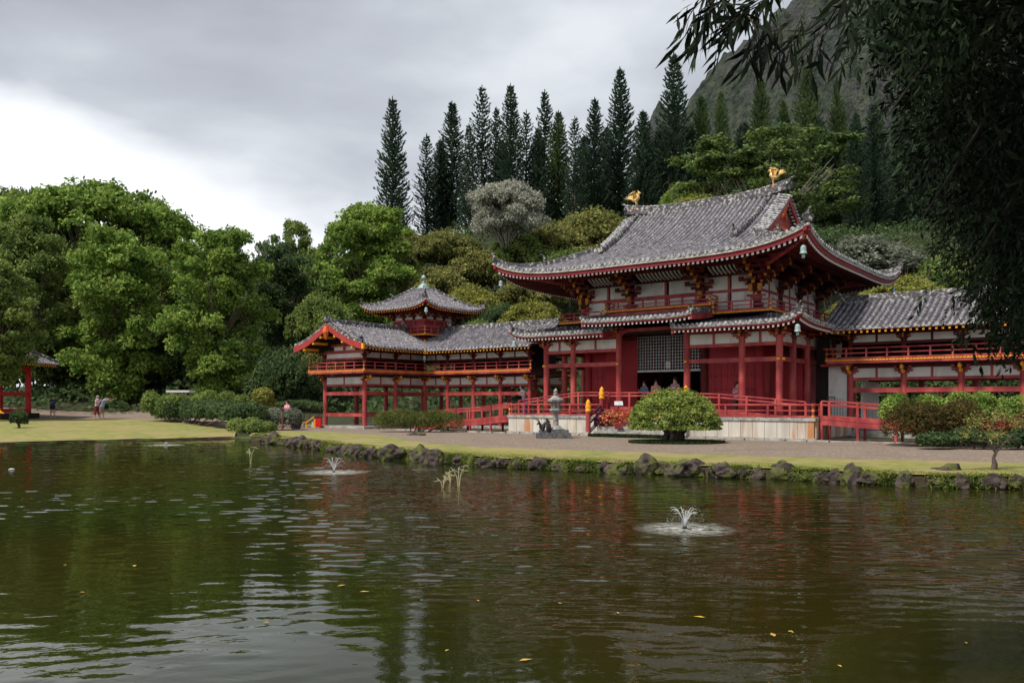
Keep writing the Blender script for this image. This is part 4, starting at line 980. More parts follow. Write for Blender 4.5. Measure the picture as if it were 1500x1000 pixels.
# ---- ramps
def ramp(name, label, segs, s0):
    t = Thing(name, label, 'ramp', (s0, .8, .3), True)
    for (a, za), (b, zb) in zip(segs[:-1], segs[1:]):
        t.part('deck', MB().beam((a, .95), (b, .95), .95, za-.10, za, zb-.10, zb), RED)
    pts = [(a, .45) for a, z in segs]; zs = [z for a, z in segs]; plainrail(t, pts, zs, .75, None, 1.5, stringer=.20, post_z0=.28)
    pts = [(a, 1.45) for a, z in segs]; plainrail(t, pts, zs, .75, None, 1.5, stringer=.20, post_z0=.28)
    return t
ramp('access_ramp', 'red timber access ramp descending leftwards from the platform behind the spreading shrub', [(-7.56, 1.02), (-10.3, .76), (-11.3, .74), (-14.2, .42)], -10)
ramp('access_ramp', 'red timber access ramp descending rightwards from the platform behind the flowering bushes', [(7.6, 1.10), (10.3, .92), (14.5, .60), (17.5, .38)], 11)
# stone kerb strip round the base
kb = MB()
def kerb(pts, w=.22, z=.35):
    for (a, b) in zip(pts[:-1], pts[1:]):
        l = math.hypot(b[0]-a[0], b[1]-a[1]); n = int(l/.8)
        for i in range(n):
            f0, f1 = i/n+.004, (i+1)/n-.004
            j = random.uniform(-.015, .015)
            kb.beam((a[0]+(b[0]-a[0])*f0, a[1]+(b[1]-a[1])*f0+j), (a[0]+(b[0]-a[0])*f1, a[1]+(b[1]-a[1])*f1+j), w, .27, z+random.uniform(-.01, .012))
kerb([(-14.5, -.75), (-1, -.85)]); kerb([(2.6, -.85), (8.3, -.85)]); kerb([(8.3, -.85), (9.6, -.2), (18, -.2)], .2, .34)
ke = bpy.data.objects.new('kerb', kb.mesh('kerb', [CAP])); COL.objects.link(ke); ke.location = (OX, OY, 0); ke.rotation_euler = (0, 0, THETA); setp(ke, 'low weathered stone kerb edging the gravel in front of the temple platform', 'kerb')
# ---- phoenix statues on the ridge
def phoenix(s, face, label):
    t = Thing('phoenix_statue', label, 'statue', (s, RC, 11.98), True, group='gilt phoenixes on the hall roof'); z = 11.98; f = face; t.e.scale = (.78, .78, .78)
    t.part('pedestal', MB().lathe(s, RC, [(.17, z-.10), (.17, z+.02), (.10, z+.06), (.05, z+.12)], 10), mat('orange_lacquer', ()))
    t.part('leg', MB().tube([(s-f*.0, RC-.06, z+.05), (s+f*.05, RC-.06, z+.28), (s-f*.02, RC-.06, z+.48)], [.03, .03, .06], 7), GOLD)
    t.part('leg', MB().tube([(s+f*.04, RC+.06, z+.05), (s+f*.08, RC+.06, z+.28), (s, RC+.06, z+.48)], [.03, .03, .06], 7), GOLD)
    b = t.part('body', MB().tube([(s-f*.34, RC, z+.62), (s-f*.16, RC, z+.52), (s+f*.04, RC, z+.56), (s+f*.17, RC, z+.72), (s+f*.17, RC, z+.90), (s+f*.22, RC, z+1.02), (s+f*.30, RC, z+.99), (s+f*.40, RC, z+.94)], [.05, .12, .17, .13, .075, .075, .05, .01], 10), GOLD, smooth=True)
    t.part('crest', MB().tube([(s+f*.2, RC, z+1.06), (s+f*.14, RC, z+1.16), (s+f*.06, RC, z+1.14)], [.03, .03, .005], 6), GOLD, b)
    for sg in (-1, 1):
        g = MB()
        for i in range(6):
            a = R(60+i*17)
            g.tube([(s+f*.02, RC+sg*.14, z+.66), (s-f*.10*math.cos(a)*1.0+f*.02, RC+sg*(.22+.02*i), z+.80+.05*i), (s-f*(.10+.055*i), RC+sg*(.25+.02*i), z+1.12-.05*i)], [.05, .045, .01], 5)
        t.part('wing', g, GOLD)
    for i in range(5):
        a = R(12+i*15); L_ = .55-.03*i
        t.part('tail_feather', MB().tube([(s-f*.26, RC+(i-2)*.03, z+.60), (s-f*(.26+L_*.5*math.cos(a)), RC+(i-2)*.05, z+.60+L_*.6*math.sin(a)), (s-f*(.26+L_*math.cos(a)), RC+(i-2)*.07, z+.60+L_*math.sin(a)*.95)], [.035, .05, .012], 6), GOLD)
phoenix(3.62, -1, 'gilt phoenix statue on the right end of the ridge beside the gable')
phoenix(-3.75, 1, 'gilt phoenix statue on the left end of the ridge above the olive trees')
# wind bells
def bell(s, r, z, label, sc=1.0):
    t = Thing('wind_bell', label, 'bell', (s, r, z), True, group='wind bells at the eave corners')
    t.part('bell', MB().lathe(s, r, [(.12*sc, z), (.10*sc, z+.06*sc), (.09*sc, z+.2*sc), (.05*sc, z+.26*sc)], 10), BELL)
    t.part('hook', MB().tube([(s, r, z+.25*sc), (s, r, z+.5*sc)], .015, 5), BLACK); t.part('clapper', MB().box(s-.05*sc, s+.05*sc, r-.004, r+.004, z-.14*sc, z-.02), BELL)
bell(7.3, -.78, 7.42, 'bronze wind bell under the nearest corner of the great upper roof', 1.2)
bell(-7.3, -.78, 7.42, 'bronze wind bell under the far left front corner of the great upper roof'); bell(7.3, 13.1, 7.42, 'bronze wind bell under the right rear corner of the great upper roof')
bell(6.9, -.24, 4.52, 'bronze wind bell under the right front corner of the lower roof', 1.1); bell(-6.9, -.24, 4.52, 'bronze wind bell under the left front corner of the lower roof')
bell(-16.7, 3.95, 7.20, 'bronze wind bell under the near corner of the turret roof'); bell(-16.6, 3.7, 4.3, 'bronze wind bell at the roof valley of the left corridor')
# ================================================================== foliage
rng = np.random.default_rng(11)
def quad_cloud(name, C, A, B, mats):
    """quads centred C with half axes A, B (n,3) each"""
    n = len(C); v = np.stack([C-A, C-B*1.0, C+A, C+B], 1).reshape(-1, 3)
    me = bpy.data.meshes.new(name); me.vertices.add(n*4); me.vertices.foreach_set('co', v.ravel())
    me.loops.add(n*4); me.loops.foreach_set('vertex_index', np.arange(n*4))
    me.polygons.add(n); me.polygons.foreach_set('loop_start', np.arange(0, n*4, 4)); me.polygons.foreach_set('loop_total', np.full(n, 4))
    for m in mats: me.materials.append(m)
    me.update(calc_edges=True); return me
def unit(v): return v/np.maximum(np.linalg.norm(v, axis=-1, keepdims=True), 1e-9)
def lobed(n, lobes, size, aspect=.55, up=.5, shell=(.72, 1.05), jit=.9, droop=0.0, low=-.55):
    L_ = np.array(lobes, float); area = (L_[:, 3]*L_[:, 4]+L_[:, 3]*L_[:, 5]+L_[:, 4]*L_[:, 5]); pk = area/area.sum()
    idx = rng.choice(len(L_), n, p=pk); d = unit(rng.normal(size=(n, 3)))
    d[:, 2] = np.where(d[:, 2] < low, -d[:, 2]*.5, d[:, 2]); d = unit(d)
    rad = rng.uniform(shell[0], shell[1], n)[:, None]
    # small clumps: push points towards clump centres
    P = L_[idx, :3]+d*L_[idx, 3:6]*rad
    nrm = unit(d*.8+np.array([0, 0, up])+rng.normal(size=(n, 3))*jit)
    a = unit(np.cross(nrm, rng.normal(size=(n, 3)))); b = np.cross(nrm, a)
    a[:, 2] -= droop; a = unit(a)
    sz = size*rng.uniform(.6, 1.35, n)[:, None]
    return P, a*sz, b*sz*aspect
def make_lobes(kind, k, r=np.random):
    out = []
    rs = np.random.default_rng(k)
    if kind == 'round':        # billowing crown, radius ~1, centre (0,0,0)
        out.append((0, 0, -.05, .62, .62, .55))
        for i in range(105):
            d = unit(rs.normal(size=3)); d[2] = abs(d[2])*.9-.35
            q = rs.uniform(.60, .90); s = rs.uniform(.08, .20); out.append((d[0]*q, d[1]*q, d[2]*q*.85, s, s, s*.75))
    elif kind == 'umbrella':   # wide layered crown
        for i in range(150):
            a = rs.uniform(0, 2*PI); q = math.sqrt(rs.uniform(0, 1))*.88; z = .42*(1-q*q)+rs.uniform(-.12, .08)
            s = rs.uniform(.08, .19); out.append((math.cos(a)*q, math.sin(a)*q, z, s, s, s*.6))
        for i in range(30):
            a = rs.uniform(0, 2*PI); q = rs.uniform(.1, .95); out.append((math.cos(a)*q, math.sin(a)*q, -.15-rs.uniform(0, .3), .2, .2, .12))
    elif kind == 'tall':       # tall irregular crown, z from -1.3 to 1.2
        for i in range(170):
            z = rs.uniform(-1.45, 1.14); w = .72*math.sqrt(max(.05, 1-((z+.1)/1.35)**2)); a = rs.uniform(0, 2*PI); q = rs.uniform(.1, 1.12)*w
            s = rs.uniform(.07, .22); out.append((math.cos(a)*q, math.sin(a)*q, z, s, s, s*.72))
    elif kind == 'airy':
        for i in range(75):
            z = rs.uniform(-1.0, 1.15); w = .8*math.sqrt(max(.05, 1-((z)/1.25)**2)); a = rs.uniform(0, 2*PI); q = rs.uniform(.2, 1)*w
            s = rs.uniform(.09, .21); out.append((math.cos(a)*q, math.sin(a)*q, z, s, s, s*.8))
    elif kind == 'layered':    # flat pads on limbs
        for i in range(80):
            a = rs.uniform(0, 2*PI); q = rs.uniform(.1, 1.0); z = rs.choice([-.48, -.15, .15, .42])*(1-.35*q)+rs.uniform(-.03, .03)+.1*(1-q)
            s = rs.uniform(.10, .22); out.append((math.cos(a)*q, math.sin(a)*q, z, s, s, s*.13))
    return out
def fol(name, c1, c2, **k):
    return mat(name, c1, c2, k.get('scale', .55), .75, island=k.get('island', .40), trans=.38, spec=.15, lo=.38, hi=.62)
F_BRIGHT = fol('leaf_bright_green', (.105, .185, .032), (.275, .380, .080))
F_MID = fol('leaf_mid_green', (.090, .145, .036), (.220, .285, .075))
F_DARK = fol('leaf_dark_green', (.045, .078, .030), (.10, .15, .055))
F_OLIVE = fol('leaf_olive', (.135, .150, .042), (.275, .270, .085))
F_GOLD = fol('leaf_golden_green', (.185, .200, .040), (.320, .320, .075))
F_SILV = fol('leaf_silver_green', (.11, .13, .09), (.24, .26, .20))
F_WHITE = fol('leaf_grey_blossom', (.26, .27, .20), (.46, .46, .40), scale=2)
F_PINE = fol('norfolk_pine_foliage', (.034, .060, .040), (.062, .098, .056), scale=.3)
F_PINEL = fol('norfolk_pine_light_foliage', (.060, .100, .040), (.12, .17, .060), scale=.3)
F_RED = fol('leaf_russet', (.10, .060, .025), (.15, .11, .03), scale=2)
TREEM = {}
def crown_mesh(kind, k, n, size, **kw):
    k = k % 3; n = {'umbrella': 46000, 'tall': 44000, 'round': 30000, 'airy': 20000, 'layered': 15000}[kind]; size = {'umbrella': .025, 'tall': .031, 'round': .034, 'airy': .034, 'layered': .028}[kind]
    key = (kind, k)
    if key not in TREEM:
        P, A, B = lobed(int(n*1.35), make_lobes(kind, k), size, shell=(.40, 1.28), **kw)
        P = P+rng.normal(size=P.shape)*.018
        # break the lobes up into sprays
        w = np.array([mn.noise(Vector(p*9.0)) for p in P]); keep = w > -.22
        P, A, B = P[keep], A[keep], B[keep]
        TREEM[key] = quad_cloud('crown', P, A, B, [F_MID])
    return TREEM[key]
TRM = {}
def trunk_mesh(k, spread, flat):
    key = (k, spread, flat)
    if key in TRM: return TRM[key]
    rs = random.Random(k*31+7); mb = MB()       # unit: crown radius 1 centred (0,0,0); base at z=-1 (scaled separately)
    mb.tube([(0, 0, -2.4), (.02, 0, -1.6), (rs.uniform(-.05, .05), rs.uniform(-.05, .05), -.7)], [.060, .045, .035], 9)
    for i in range(11):
        a = 2*PI*i/11+rs.uniform(-.3, .3); q = rs.uniform(.45, .85)*spread; z = rs.uniform(-.1, .5)*flat
        s0 = -.95+rs.uniform(-.25, .35)
        p1 = (math.cos(a)*q*.4, math.sin(a)*q*.4, s0+.35); p2 = (math.cos(a)*q, math.sin(a)*q, z)
        mb.tube([(0, 0, s0), p1, p2], [.024, .018, .006], 6, cap=False)
        for j in range(3):
            b = a+rs.uniform(-.8, .8); mb.tube([p1, (p1[0]+math.cos(b)*.2, p1[1]+math.sin(b)*.2, p1[2]+.2), (p2[0]+math.cos(b)*.22, p2[1]+math.sin(b)*.22, p2[2]+rs.uniform(0, .2))], [.012, .008, .003], 5, cap=False)
    TRM[key] = mb.mesh('trunk', [BARK]); return TRM[key]
def tree(u, D, vtop, vbot, wpx, kind, m, label, group=None, k=0, n=15000, size=.052, bark=None, cat='tree', name='broadleaf_tree', **kw):
    x = (u-750)/1230*D; z0 = float(H(x, D)); zt_ = zat(vtop, D); zb = zat(vbot, D); rx = wpx/1230*D/2
    ext = {'round': (.95, -.75), 'umbrella': (.62, -.5), 'tall': (1.35, -1.5), 'airy': (1.3, -1.15), 'layered': (.62, -.52)}[kind]
    sz_ = (zt_-zb)/(ext[0]-ext[1]); zc = zt_-sz_*ext[0]
    t = Thing(name, label, cat, (x, D, z0), group=group, rot=random.uniform(0, 6.28))
    cm = crown_mesh(kind, k, n, size, **kw)
    c = t.part('crown', cm, m); c.location = (0, 0, zc-z0); c.scale = (rx, rx, sz_)
    if True:
        c.material_slots[0].link = 'OBJECT'; c.material_slots[0].material = m
    tk = trunk_mesh(k % 3, 1.0, {'layered': .5, 'umbrella': .6}.get(kind, 1.0))
    q = t.part('trunk', tk, BARK); q.location = (0, 0, zc-z0)
    q.scale = (rx*.8, rx*.8, max((zc-z0)/2.3, .3))
    if bark: q.material_slots[0].link = 'OBJECT'; q.material_slots[0].material = bark
    return t
# left woods, front to back
G1 = None
tree(150, 84, 262, 420, 262, 'umbrella', F_BRIGHT, 'huge umbrella-crowned bright green tree, tallest on the left, against the white sky', k=1, n=26000, size=.042)
tree(20, 88, 272, 420, 150, 'umbrella', F_MID, 'broad dull green tree at the left picture edge behind the umbrella-crowned tree', k=2, n=16000)
tree(172, 71, 322, 600, 190, 'tall', F_BRIGHT, 'tall bright leafy tree behind the two people with the map', k=1, n=22000, size=.050)
tree(322, 68, 322, 592, 180, 'tall', F_BRIGHT, 'tall leafy tree with its brown trunk showing above the clipped hedge', k=2, n=21000, size=.052)
tree(250, 79, 380, 560, 150, 'tall', F_MID, 'mid green tree filling the gap between the two tall bright trees', k=3, n=14000)
tree(-5, 56, 370, 568, 150, 'tall', F_MID, 'dark overhanging tree drooping over the small red pavilion at left', k=4, n=16000, size=.055)
tree(40, 72, 300, 560, 150, 'tall', F_MID, 'dense green tree behind the small red pavilion at the left edge', k=4, n=16000)
tree(410, 80, 345, 560, 130, 'tall', F_DARK, 'dark green tree behind the left end of the corridor', k=1, n=15000)
tree(432, 100, 318, 470, 90, 'airy', F_MID, 'open-crowned tree on the skyline between the woods and the Norfolk pines', k=2, n=9000)
tree(545, 84, 288, 500, 175, 'tall', F_BRIGHT, 'tall loose light green tree rising behind the corner turret', k=5, n=20000, size=.048)
tree(470, 76, 400, 540, 110, 'round', F_MID, 'round mid green tree just behind the forward gable roof', k=5, n=13000)
tree(505, 92, 320, 470, 100, 'airy', F_MID, 'thin-branched tree left of the tall loose tree behind the turret', k=6, n=9000)
tree(480, 70, 440, 600, 90, 'round', F_OLIVE, 'small olive green tree directly behind the forward gable', k=6, n=11000)
tree(415, 66, 480, 620, 110, 'round', F_DARK, 'low dark tree left of the forward gable pavilion', k=7, n=11000)
tree(620, 80, 400, 520, 110, 'round', F_MID, 'green tree directly behind the turret roof', k=8, n=11000)
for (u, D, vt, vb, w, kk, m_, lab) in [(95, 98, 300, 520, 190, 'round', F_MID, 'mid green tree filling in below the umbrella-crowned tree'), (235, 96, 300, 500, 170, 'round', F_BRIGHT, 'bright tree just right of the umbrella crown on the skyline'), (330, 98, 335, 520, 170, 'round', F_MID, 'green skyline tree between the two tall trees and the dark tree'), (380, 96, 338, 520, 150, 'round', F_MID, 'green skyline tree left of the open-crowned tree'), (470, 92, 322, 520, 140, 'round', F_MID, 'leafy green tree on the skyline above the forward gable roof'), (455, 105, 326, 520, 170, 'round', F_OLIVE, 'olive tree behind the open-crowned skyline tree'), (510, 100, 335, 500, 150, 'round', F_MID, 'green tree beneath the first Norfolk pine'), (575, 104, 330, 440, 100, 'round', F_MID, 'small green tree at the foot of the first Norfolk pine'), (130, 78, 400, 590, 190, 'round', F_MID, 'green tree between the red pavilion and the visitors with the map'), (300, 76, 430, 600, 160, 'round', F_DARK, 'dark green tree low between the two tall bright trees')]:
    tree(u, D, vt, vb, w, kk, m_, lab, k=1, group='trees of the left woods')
# hillside trees (u, D, vtop, vbot, w, material, label)
hillside = [
 (600, 96, 322, 400, 70, F_OLIVE, 'olive tree on the hillside under the leftmost Norfolk pines'),
 (655, 92, 318, 410, 105, F_OLIVE, 'wide olive tree on the hillside left of the pale blossoming tree'),
 (700, 90, 345, 440, 100, F_OLIVE, 'olive tree on the hillside just below the pale blossoming tree'),
 (640, 84, 370, 470, 110, F_OLIVE, 'olive brown tree on the slope right of the turret finial'),
 (690, 78, 400, 490, 95, F_GOLD, 'yellowish tree on the slope between turret and great roof'),
 (760, 92, 318, 430, 100, F_MID, 'fresh green tree right below the pale blossoming tree'),
 (812, 96, 300, 420, 110, F_OLIVE, 'big olive tree on the hill crest left of the left phoenix'),
 (868, 100, 280, 400, 120, F_OLIVE, 'highest olive tree on the hill directly behind the left phoenix'),
 (835, 86, 345, 440, 100, F_MID, 'green tree on the hill above the left sweep of the great roof'),
 (900, 88, 330, 430, 90, F_GOLD, 'yellow green tree hugging the roof slope below the left phoenix'),
 (780, 82, 385, 470, 100, F_OLIVE, 'olive tree just above the left tip of the great roof'),
 (740, 72, 430, 500, 80, F_DARK, 'dark green tree under the left tip of the great roof'),
 (782, 66, 424, 500, 90, F_GOLD, 'bright yellow green tree peeping over the corridor under the great eave'),
 (700, 66, 455, 520, 60, F_MID, 'small green tree touching the right side of the turret'),
 (1000, 92, 252, 340, 70, F_BRIGHT, 'bright green tree above the middle of the main ridge'),
 (1022, 84, 272, 350, 115, F_GOLD, 'dome-shaped golden green tree over the right half of the main ridge'),
 (950, 100, 290, 380, 90, F_DARK, 'dark tree behind the left half of the main ridge'),
 (1262, 78, 322, 440, 165, F_SILV, 'broad silvery grey-green tree right of the great roof'),
 (1322, 66, 385, 470, 110, F_GOLD, 'yellow green shrubby tree over the right corridor roof'),
 (1385, 74, 350, 470, 130, F_MID, 'green tree behind the far end of the right corridor roof'),
 (1218, 88, 330, 420, 90, F_DARK, 'dark tree between the great roof corner and the silvery tree'),
 (1455, 80, 300, 460, 150, F_DARK, 'dark tree behind the right corridor at the picture edge'),
 (1240, 60, 425, 500, 70, F_OLIVE, 'olive bush-like tree between the hall and the right corridor roof'),
]
for i, (u, D, vt, vb, w, m, lab) in enumerate(hillside):
    tree(u, D, vt, vb, w*1.12, 'round', m, lab, k=10+i % 5, n=15000, size=.050, group='broadleaf trees on the hillside')
# pale blossoming tree and the spreading layered tree
tree(742, 90, 262, 345, 116, 'umbrella', F_WHITE, 'pale grey blossoming tree with a forked white trunk in front of the pines', k=6, n=13000, size=.05, bark=BARKP)
tree(1125, 88, 180, 330, 245, 'layered', fol('layered_tree_leaf', (.055, .095, .030), (.16, .215, .060)), 'wide flat-layered green tree with bare limbs right behind the right phoenix', k=3, n=16000, size=.046, bark=BARKP, up=1.4, jit=.5)
# deep shade behind the left woods: trunks and low dark trees one can tell apart
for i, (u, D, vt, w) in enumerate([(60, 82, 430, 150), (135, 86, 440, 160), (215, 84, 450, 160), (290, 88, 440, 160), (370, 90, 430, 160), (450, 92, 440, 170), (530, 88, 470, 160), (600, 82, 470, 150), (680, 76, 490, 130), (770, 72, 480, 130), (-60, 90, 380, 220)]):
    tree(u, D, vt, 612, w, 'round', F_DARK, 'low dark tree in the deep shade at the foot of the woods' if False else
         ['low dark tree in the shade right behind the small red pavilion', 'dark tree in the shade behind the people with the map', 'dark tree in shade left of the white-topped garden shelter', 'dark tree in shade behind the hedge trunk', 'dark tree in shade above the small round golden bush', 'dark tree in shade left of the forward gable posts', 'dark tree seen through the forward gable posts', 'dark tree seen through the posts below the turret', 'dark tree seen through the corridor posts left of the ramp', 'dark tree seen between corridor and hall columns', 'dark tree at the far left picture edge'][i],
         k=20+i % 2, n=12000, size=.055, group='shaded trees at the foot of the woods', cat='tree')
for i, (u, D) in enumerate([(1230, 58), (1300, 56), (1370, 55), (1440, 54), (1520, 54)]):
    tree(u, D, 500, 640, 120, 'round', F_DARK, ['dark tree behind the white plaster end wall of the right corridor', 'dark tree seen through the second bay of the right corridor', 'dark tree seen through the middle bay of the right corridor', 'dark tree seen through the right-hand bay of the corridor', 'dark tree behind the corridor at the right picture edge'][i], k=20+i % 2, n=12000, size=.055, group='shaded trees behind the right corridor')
# ---- Norfolk pines
def pine_mesh(k, nw, dens, gap):
    rs = np.random.default_rng(100+k); C = []; A = []; B = []      # height 1, half width .14
    for w in range(nw):
        f = (w+.3)/nw; z = .06+.93*f; L_ = .135*(1-f)**.62*(1 if f > .1 else .8)+.008
        L_ *= rs.uniform(.82, 1.1); nb = 7+int(rs.integers(0, 3)); a0 = rs.uniform(0, 6.28)
        for b in range(nb):
            if rs.uniform() > dens: continue
            a = a0+2*PI*b/nb+rs.uniform(-.2, .2); ln = L_*rs.uniform(.75, 1.12); nq = max(2, int(6*ln/.10*gap))
            for q in range(nq):
                t = (q+.8)/nq; r = ln*t; zz = z+ln*(.10*t+.42*t*t)-.006
                p = np.array([math.cos(a)*r, math.sin(a)*r, zz])
                dr = unit(np.array([math.cos(a), math.sin(a), .25+.9*t])); ta = np.array([-math.sin(a), math.cos(a), 0])
                for s_ in range(3):
                    j = rs.normal(size=3)*.2; jj = rs.normal(size=3)*.003
                    C.append(p+jj); A.append(unit(dr+j)*.0135*rs.uniform(.8, 1.3)); B.append(unit(ta*(1 if s_ != 1 else .2)+np.array([0, 0, .9 if s_ == 1 else -.3])+j)*.0038*rs.uniform(.8, 1.3)*(1+.5*t))
    # leader
    for q in range(14):
        C.append(np.array([0, 0, .965+.003*q])); A.append(np.array([0, 0, .01])); B.append(np.array([.003, .003*(-1)**q, 0]))
    return quad_cloud('crown', np.array(C), np.array(A), np.array(B), [F_PINE])
PM = [pine_mesh(0, 46, .95, 1.35), pine_mesh(1, 38, .86, 1.1), pine_mesh(2, 56, 1.0, 1.5), pine_mesh(3, 42, .88, 1.25)]
PT = MB().tube([(0, 0, -.05), (0, 0, .5), (0, 0, .97)], [.0095, .006, .0012], 7).mesh('trunk', [BARK])
pines = [(575,143,50,0,0,'first and freestanding Norfolk pine at the left end of the row'),(625,197,42,1,0,'shorter sparse Norfolk pine beside the freestanding first one'),(662,149,50,0,0,'third Norfolk pine from the left, dense below'),(687,182,36,3,0,'small Norfolk pine squeezed left of a tall sparse one'),
 (706,126,46,1,0,'tall very open Norfolk pine above the pale blossoming tree'),(727,158,38,3,0,'narrow Norfolk pine between two taller ones over the pale tree'),(748,124,46,0,0,'tall dark Norfolk pine directly over the pale blossoming tree'),(771,162,40,1,0,'slim open Norfolk pine right of the pale blossoming tree'),
 (798,133,44,3,0,'tall Norfolk pine with open top in the middle of the row'),(788,188,40,2,0,'short dark Norfolk pine in front of the tall open-topped one'),(818,163,42,2,1,'light green pointed Norfolk pine in the middle of the row'),(842,171,38,1,0,'short open Norfolk pine right of the light green pointed one'),
 (871,144,46,0,0,'Norfolk pine rising left above the left phoenix'),(908,100,54,0,0,'tall Norfolk pine rising right above the left phoenix'),(942,162,50,2,0,'short broad Norfolk pine between the two tallest'),(987,79,60,0,0,'tallest Norfolk pine of the row, left of the mountain slope'),
 (1027,140,48,2,1,'dense Norfolk pine standing in front of the mountain left edge'),(1056,134,36,2,1,'narrow dense Norfolk pine in front of the mountain'),(1114,113,46,2,1,'Norfolk pine in front of the mountain above the layered tree'),(1147,146,40,2,1,'short Norfolk pine tip showing over the layered tree'),
 (1182,95,58,0,1,'broad Norfolk pine centred on the mountain face'),(1226,134,46,2,1,'Norfolk pine with light top right of the layered tree'),(1254,164,40,2,0,'dark Norfolk pine right of the layered tree'),(1280,150,52,0,0,'Norfolk pine beside the overhanging dark foliage'),(1318,170,50,0,0,'Norfolk pine half hidden by the overhanging dark foliage'),
 (645,205,40,2,0,'low dark Norfolk pine filling between the first trees of the row'),(855,200,46,2,0,'low dark Norfolk pine behind the left phoenix'),(890,185,46,2,0,'dark second-row Norfolk pine right behind the left phoenix'),(965,190,50,2,0,'dark second-row Norfolk pine below the tallest one'),(735,205,44,2,0,'low dark Norfolk pine behind the pale tree crown'),(1245,190,60,2,0,'dark filling Norfolk pine behind the right roof corner'),(1200,180,60,2,0,'dark filling Norfolk pine behind the layered tree'),(1090,180,60,2,0,'dark filling Norfolk pine left behind the layered tree'),(1010,185,50,2,0,'dark filling Norfolk pine behind the bright green tree'),(1360,180,60,2,0,'dark Norfolk pine behind the right-hand overhanging foliage')]
for i, (u, vt, w, k, lg, lab) in enumerate(pines):
    D = 126+(i*37 % 11)-5+(6 if i > 24 else 0)
    x = (u-750)/1230*D; z0 = float(H(x, D)); h = zat(vt, D)-z0
    t = Thing('norfolk_pine', lab, 'pine tree', (x, D, z0), group='Norfolk pines on the hill', rot=i*1.3)
    c = t.part('crown', PM[k], F_PINE); wx = w/1230*D/.27/(1.0); c.scale = (wx*1.3, wx*1.3, h)
    c.material_slots[0].link = 'OBJECT'; c.material_slots[0].material = F_PINEL if lg else F_PINE
    q = t.part('trunk', PT, BARK); q.scale = (h, h, h)
n = 70000; xx = rng.uniform(-45, 75, n); yy_ = rng.uniform(60, 128, n); ok = (yy_ > 66)|(xx > -12)
xx, yy_ = xx[ok], yy_[ok]; n = len(xx); hh = 1.3+1.1*np.sin(xx*.7+1)*np.cos(yy_*.55)
cl = np.stack([xx, yy_, H(xx, yy_)+rng.uniform(.1, 1, n)**.6*hh], -1); a = unit(rng.normal(size=(n, 3))); b = unit(np.cross(a, rng.normal(size=(n, 3)))); s_ = rng.uniform(.12, .30, n)[:, None]
solo('undergrowth', quad_cloud('undergrowth', cl, a*s_, b*s_*.6, [F_DARK]), None, kind='stuff')['label'] = 'green undergrowth covering the hillside between the trees'
# far forest under the mountain (one mass)
n = 26000
xx = rng.uniform(-60, 330, n); yy_ = rng.uniform(138, 420, n); keep = rng.uniform(0, 1, n) < 1.0
zz_ = H(xx, yy_)
cl = np.stack([xx, yy_, zz_+rng.uniform(1, 9, n)*(.6+.4*np.sin(xx*.3)*np.cos(yy_*.21))], -1)
a = unit(rng.normal(size=(n, 3))); b = unit(np.cross(a, rng.normal(size=(n, 3)))); s_ = rng.uniform(.6, 1.5, n)[:, None]
solo('forest', quad_cloud('forest', cl, a*s_, b*s_*.8, [F_DARK]), None, kind='stuff')['label'] = 'dark forest covering the lower slope behind the pines'
# ---- foreground overhanging tree (trunk stands on the bank to the right, outside the picture)
F_OVER = mat('overhang_leaf', (.005, .010, .005), (.022, .040, .014), 1.2, .7, island=.5, trans=.06, spec=.12)
ft = Thing('overhanging_tree', 'dark narrow-leaved tree whose boughs hang into the upper right corner', 'tree', (8.6, 5.2, .05))
edge_pts = [(0, 1060), (30, 1110), (60, 1190), (80, 1260), (110, 1300), (150, 1315), (190, 1335), (260, 1345), (300, 1375), (340, 1385), (370, 1385), (400, 1405), (440, 1425), (480, 1450), (505, 1500), (520, 1600)]
def left_edge(v): return np.interp(v, [p[0] for p in edge_pts], [p[1] for p in edge_pts])
LC = []; LA = []; LB = []
tw = MB(); rs = random.Random(5)
limbs = []
base = Vector((8.6, 5.2, 0))
tw.tube([(0, 0, -.3), (-.15, .1, 1.5), (-.5, .4, 3.2), (-.7, .8, 5.2)], [.24, .19, .15, .10], 10)
def fol_twig(p, ddir, L_, leaf, nl):
    """a twig with alternate lance-shaped leaves; p, ddir world vectors"""
    q = p.copy(); d = ddir.normalized(); pts = [q-base]
    for i in range(nl):
        q = q+d*(L_/nl); d = (d+Vector((0, 0, -.10))+Vector((rs.uniform(-.12, .12),)*1+(rs.uniform(-.12, .12), rs.uniform(-.1, .1)))).normalized()
        pts.append(q-base)
        s = d.cross(Vector((rs.uniform(-1, 1), rs.uniform(-1, 1), rs.uniform(-.4, .4)))).normalized()
        ld = (d*.75+s*rs.uniform(.4, .9)+Vector((0, 0, -.35 if leaf > .12 else -.08))).normalized(); l = leaf*rs.uniform(.7, 1.25)
        LC.append(q+ld*l*.5-base); LA.append(ld*l*.5)
        wv = ld.cross(Vector((rs.uniform(-1, 1), rs.uniform(-1, 1), rs.uniform(-1, 1)))).normalized(); LB.append(wv*l*(.085 if leaf > .12 else .15))
    return pts
nt_ = 0
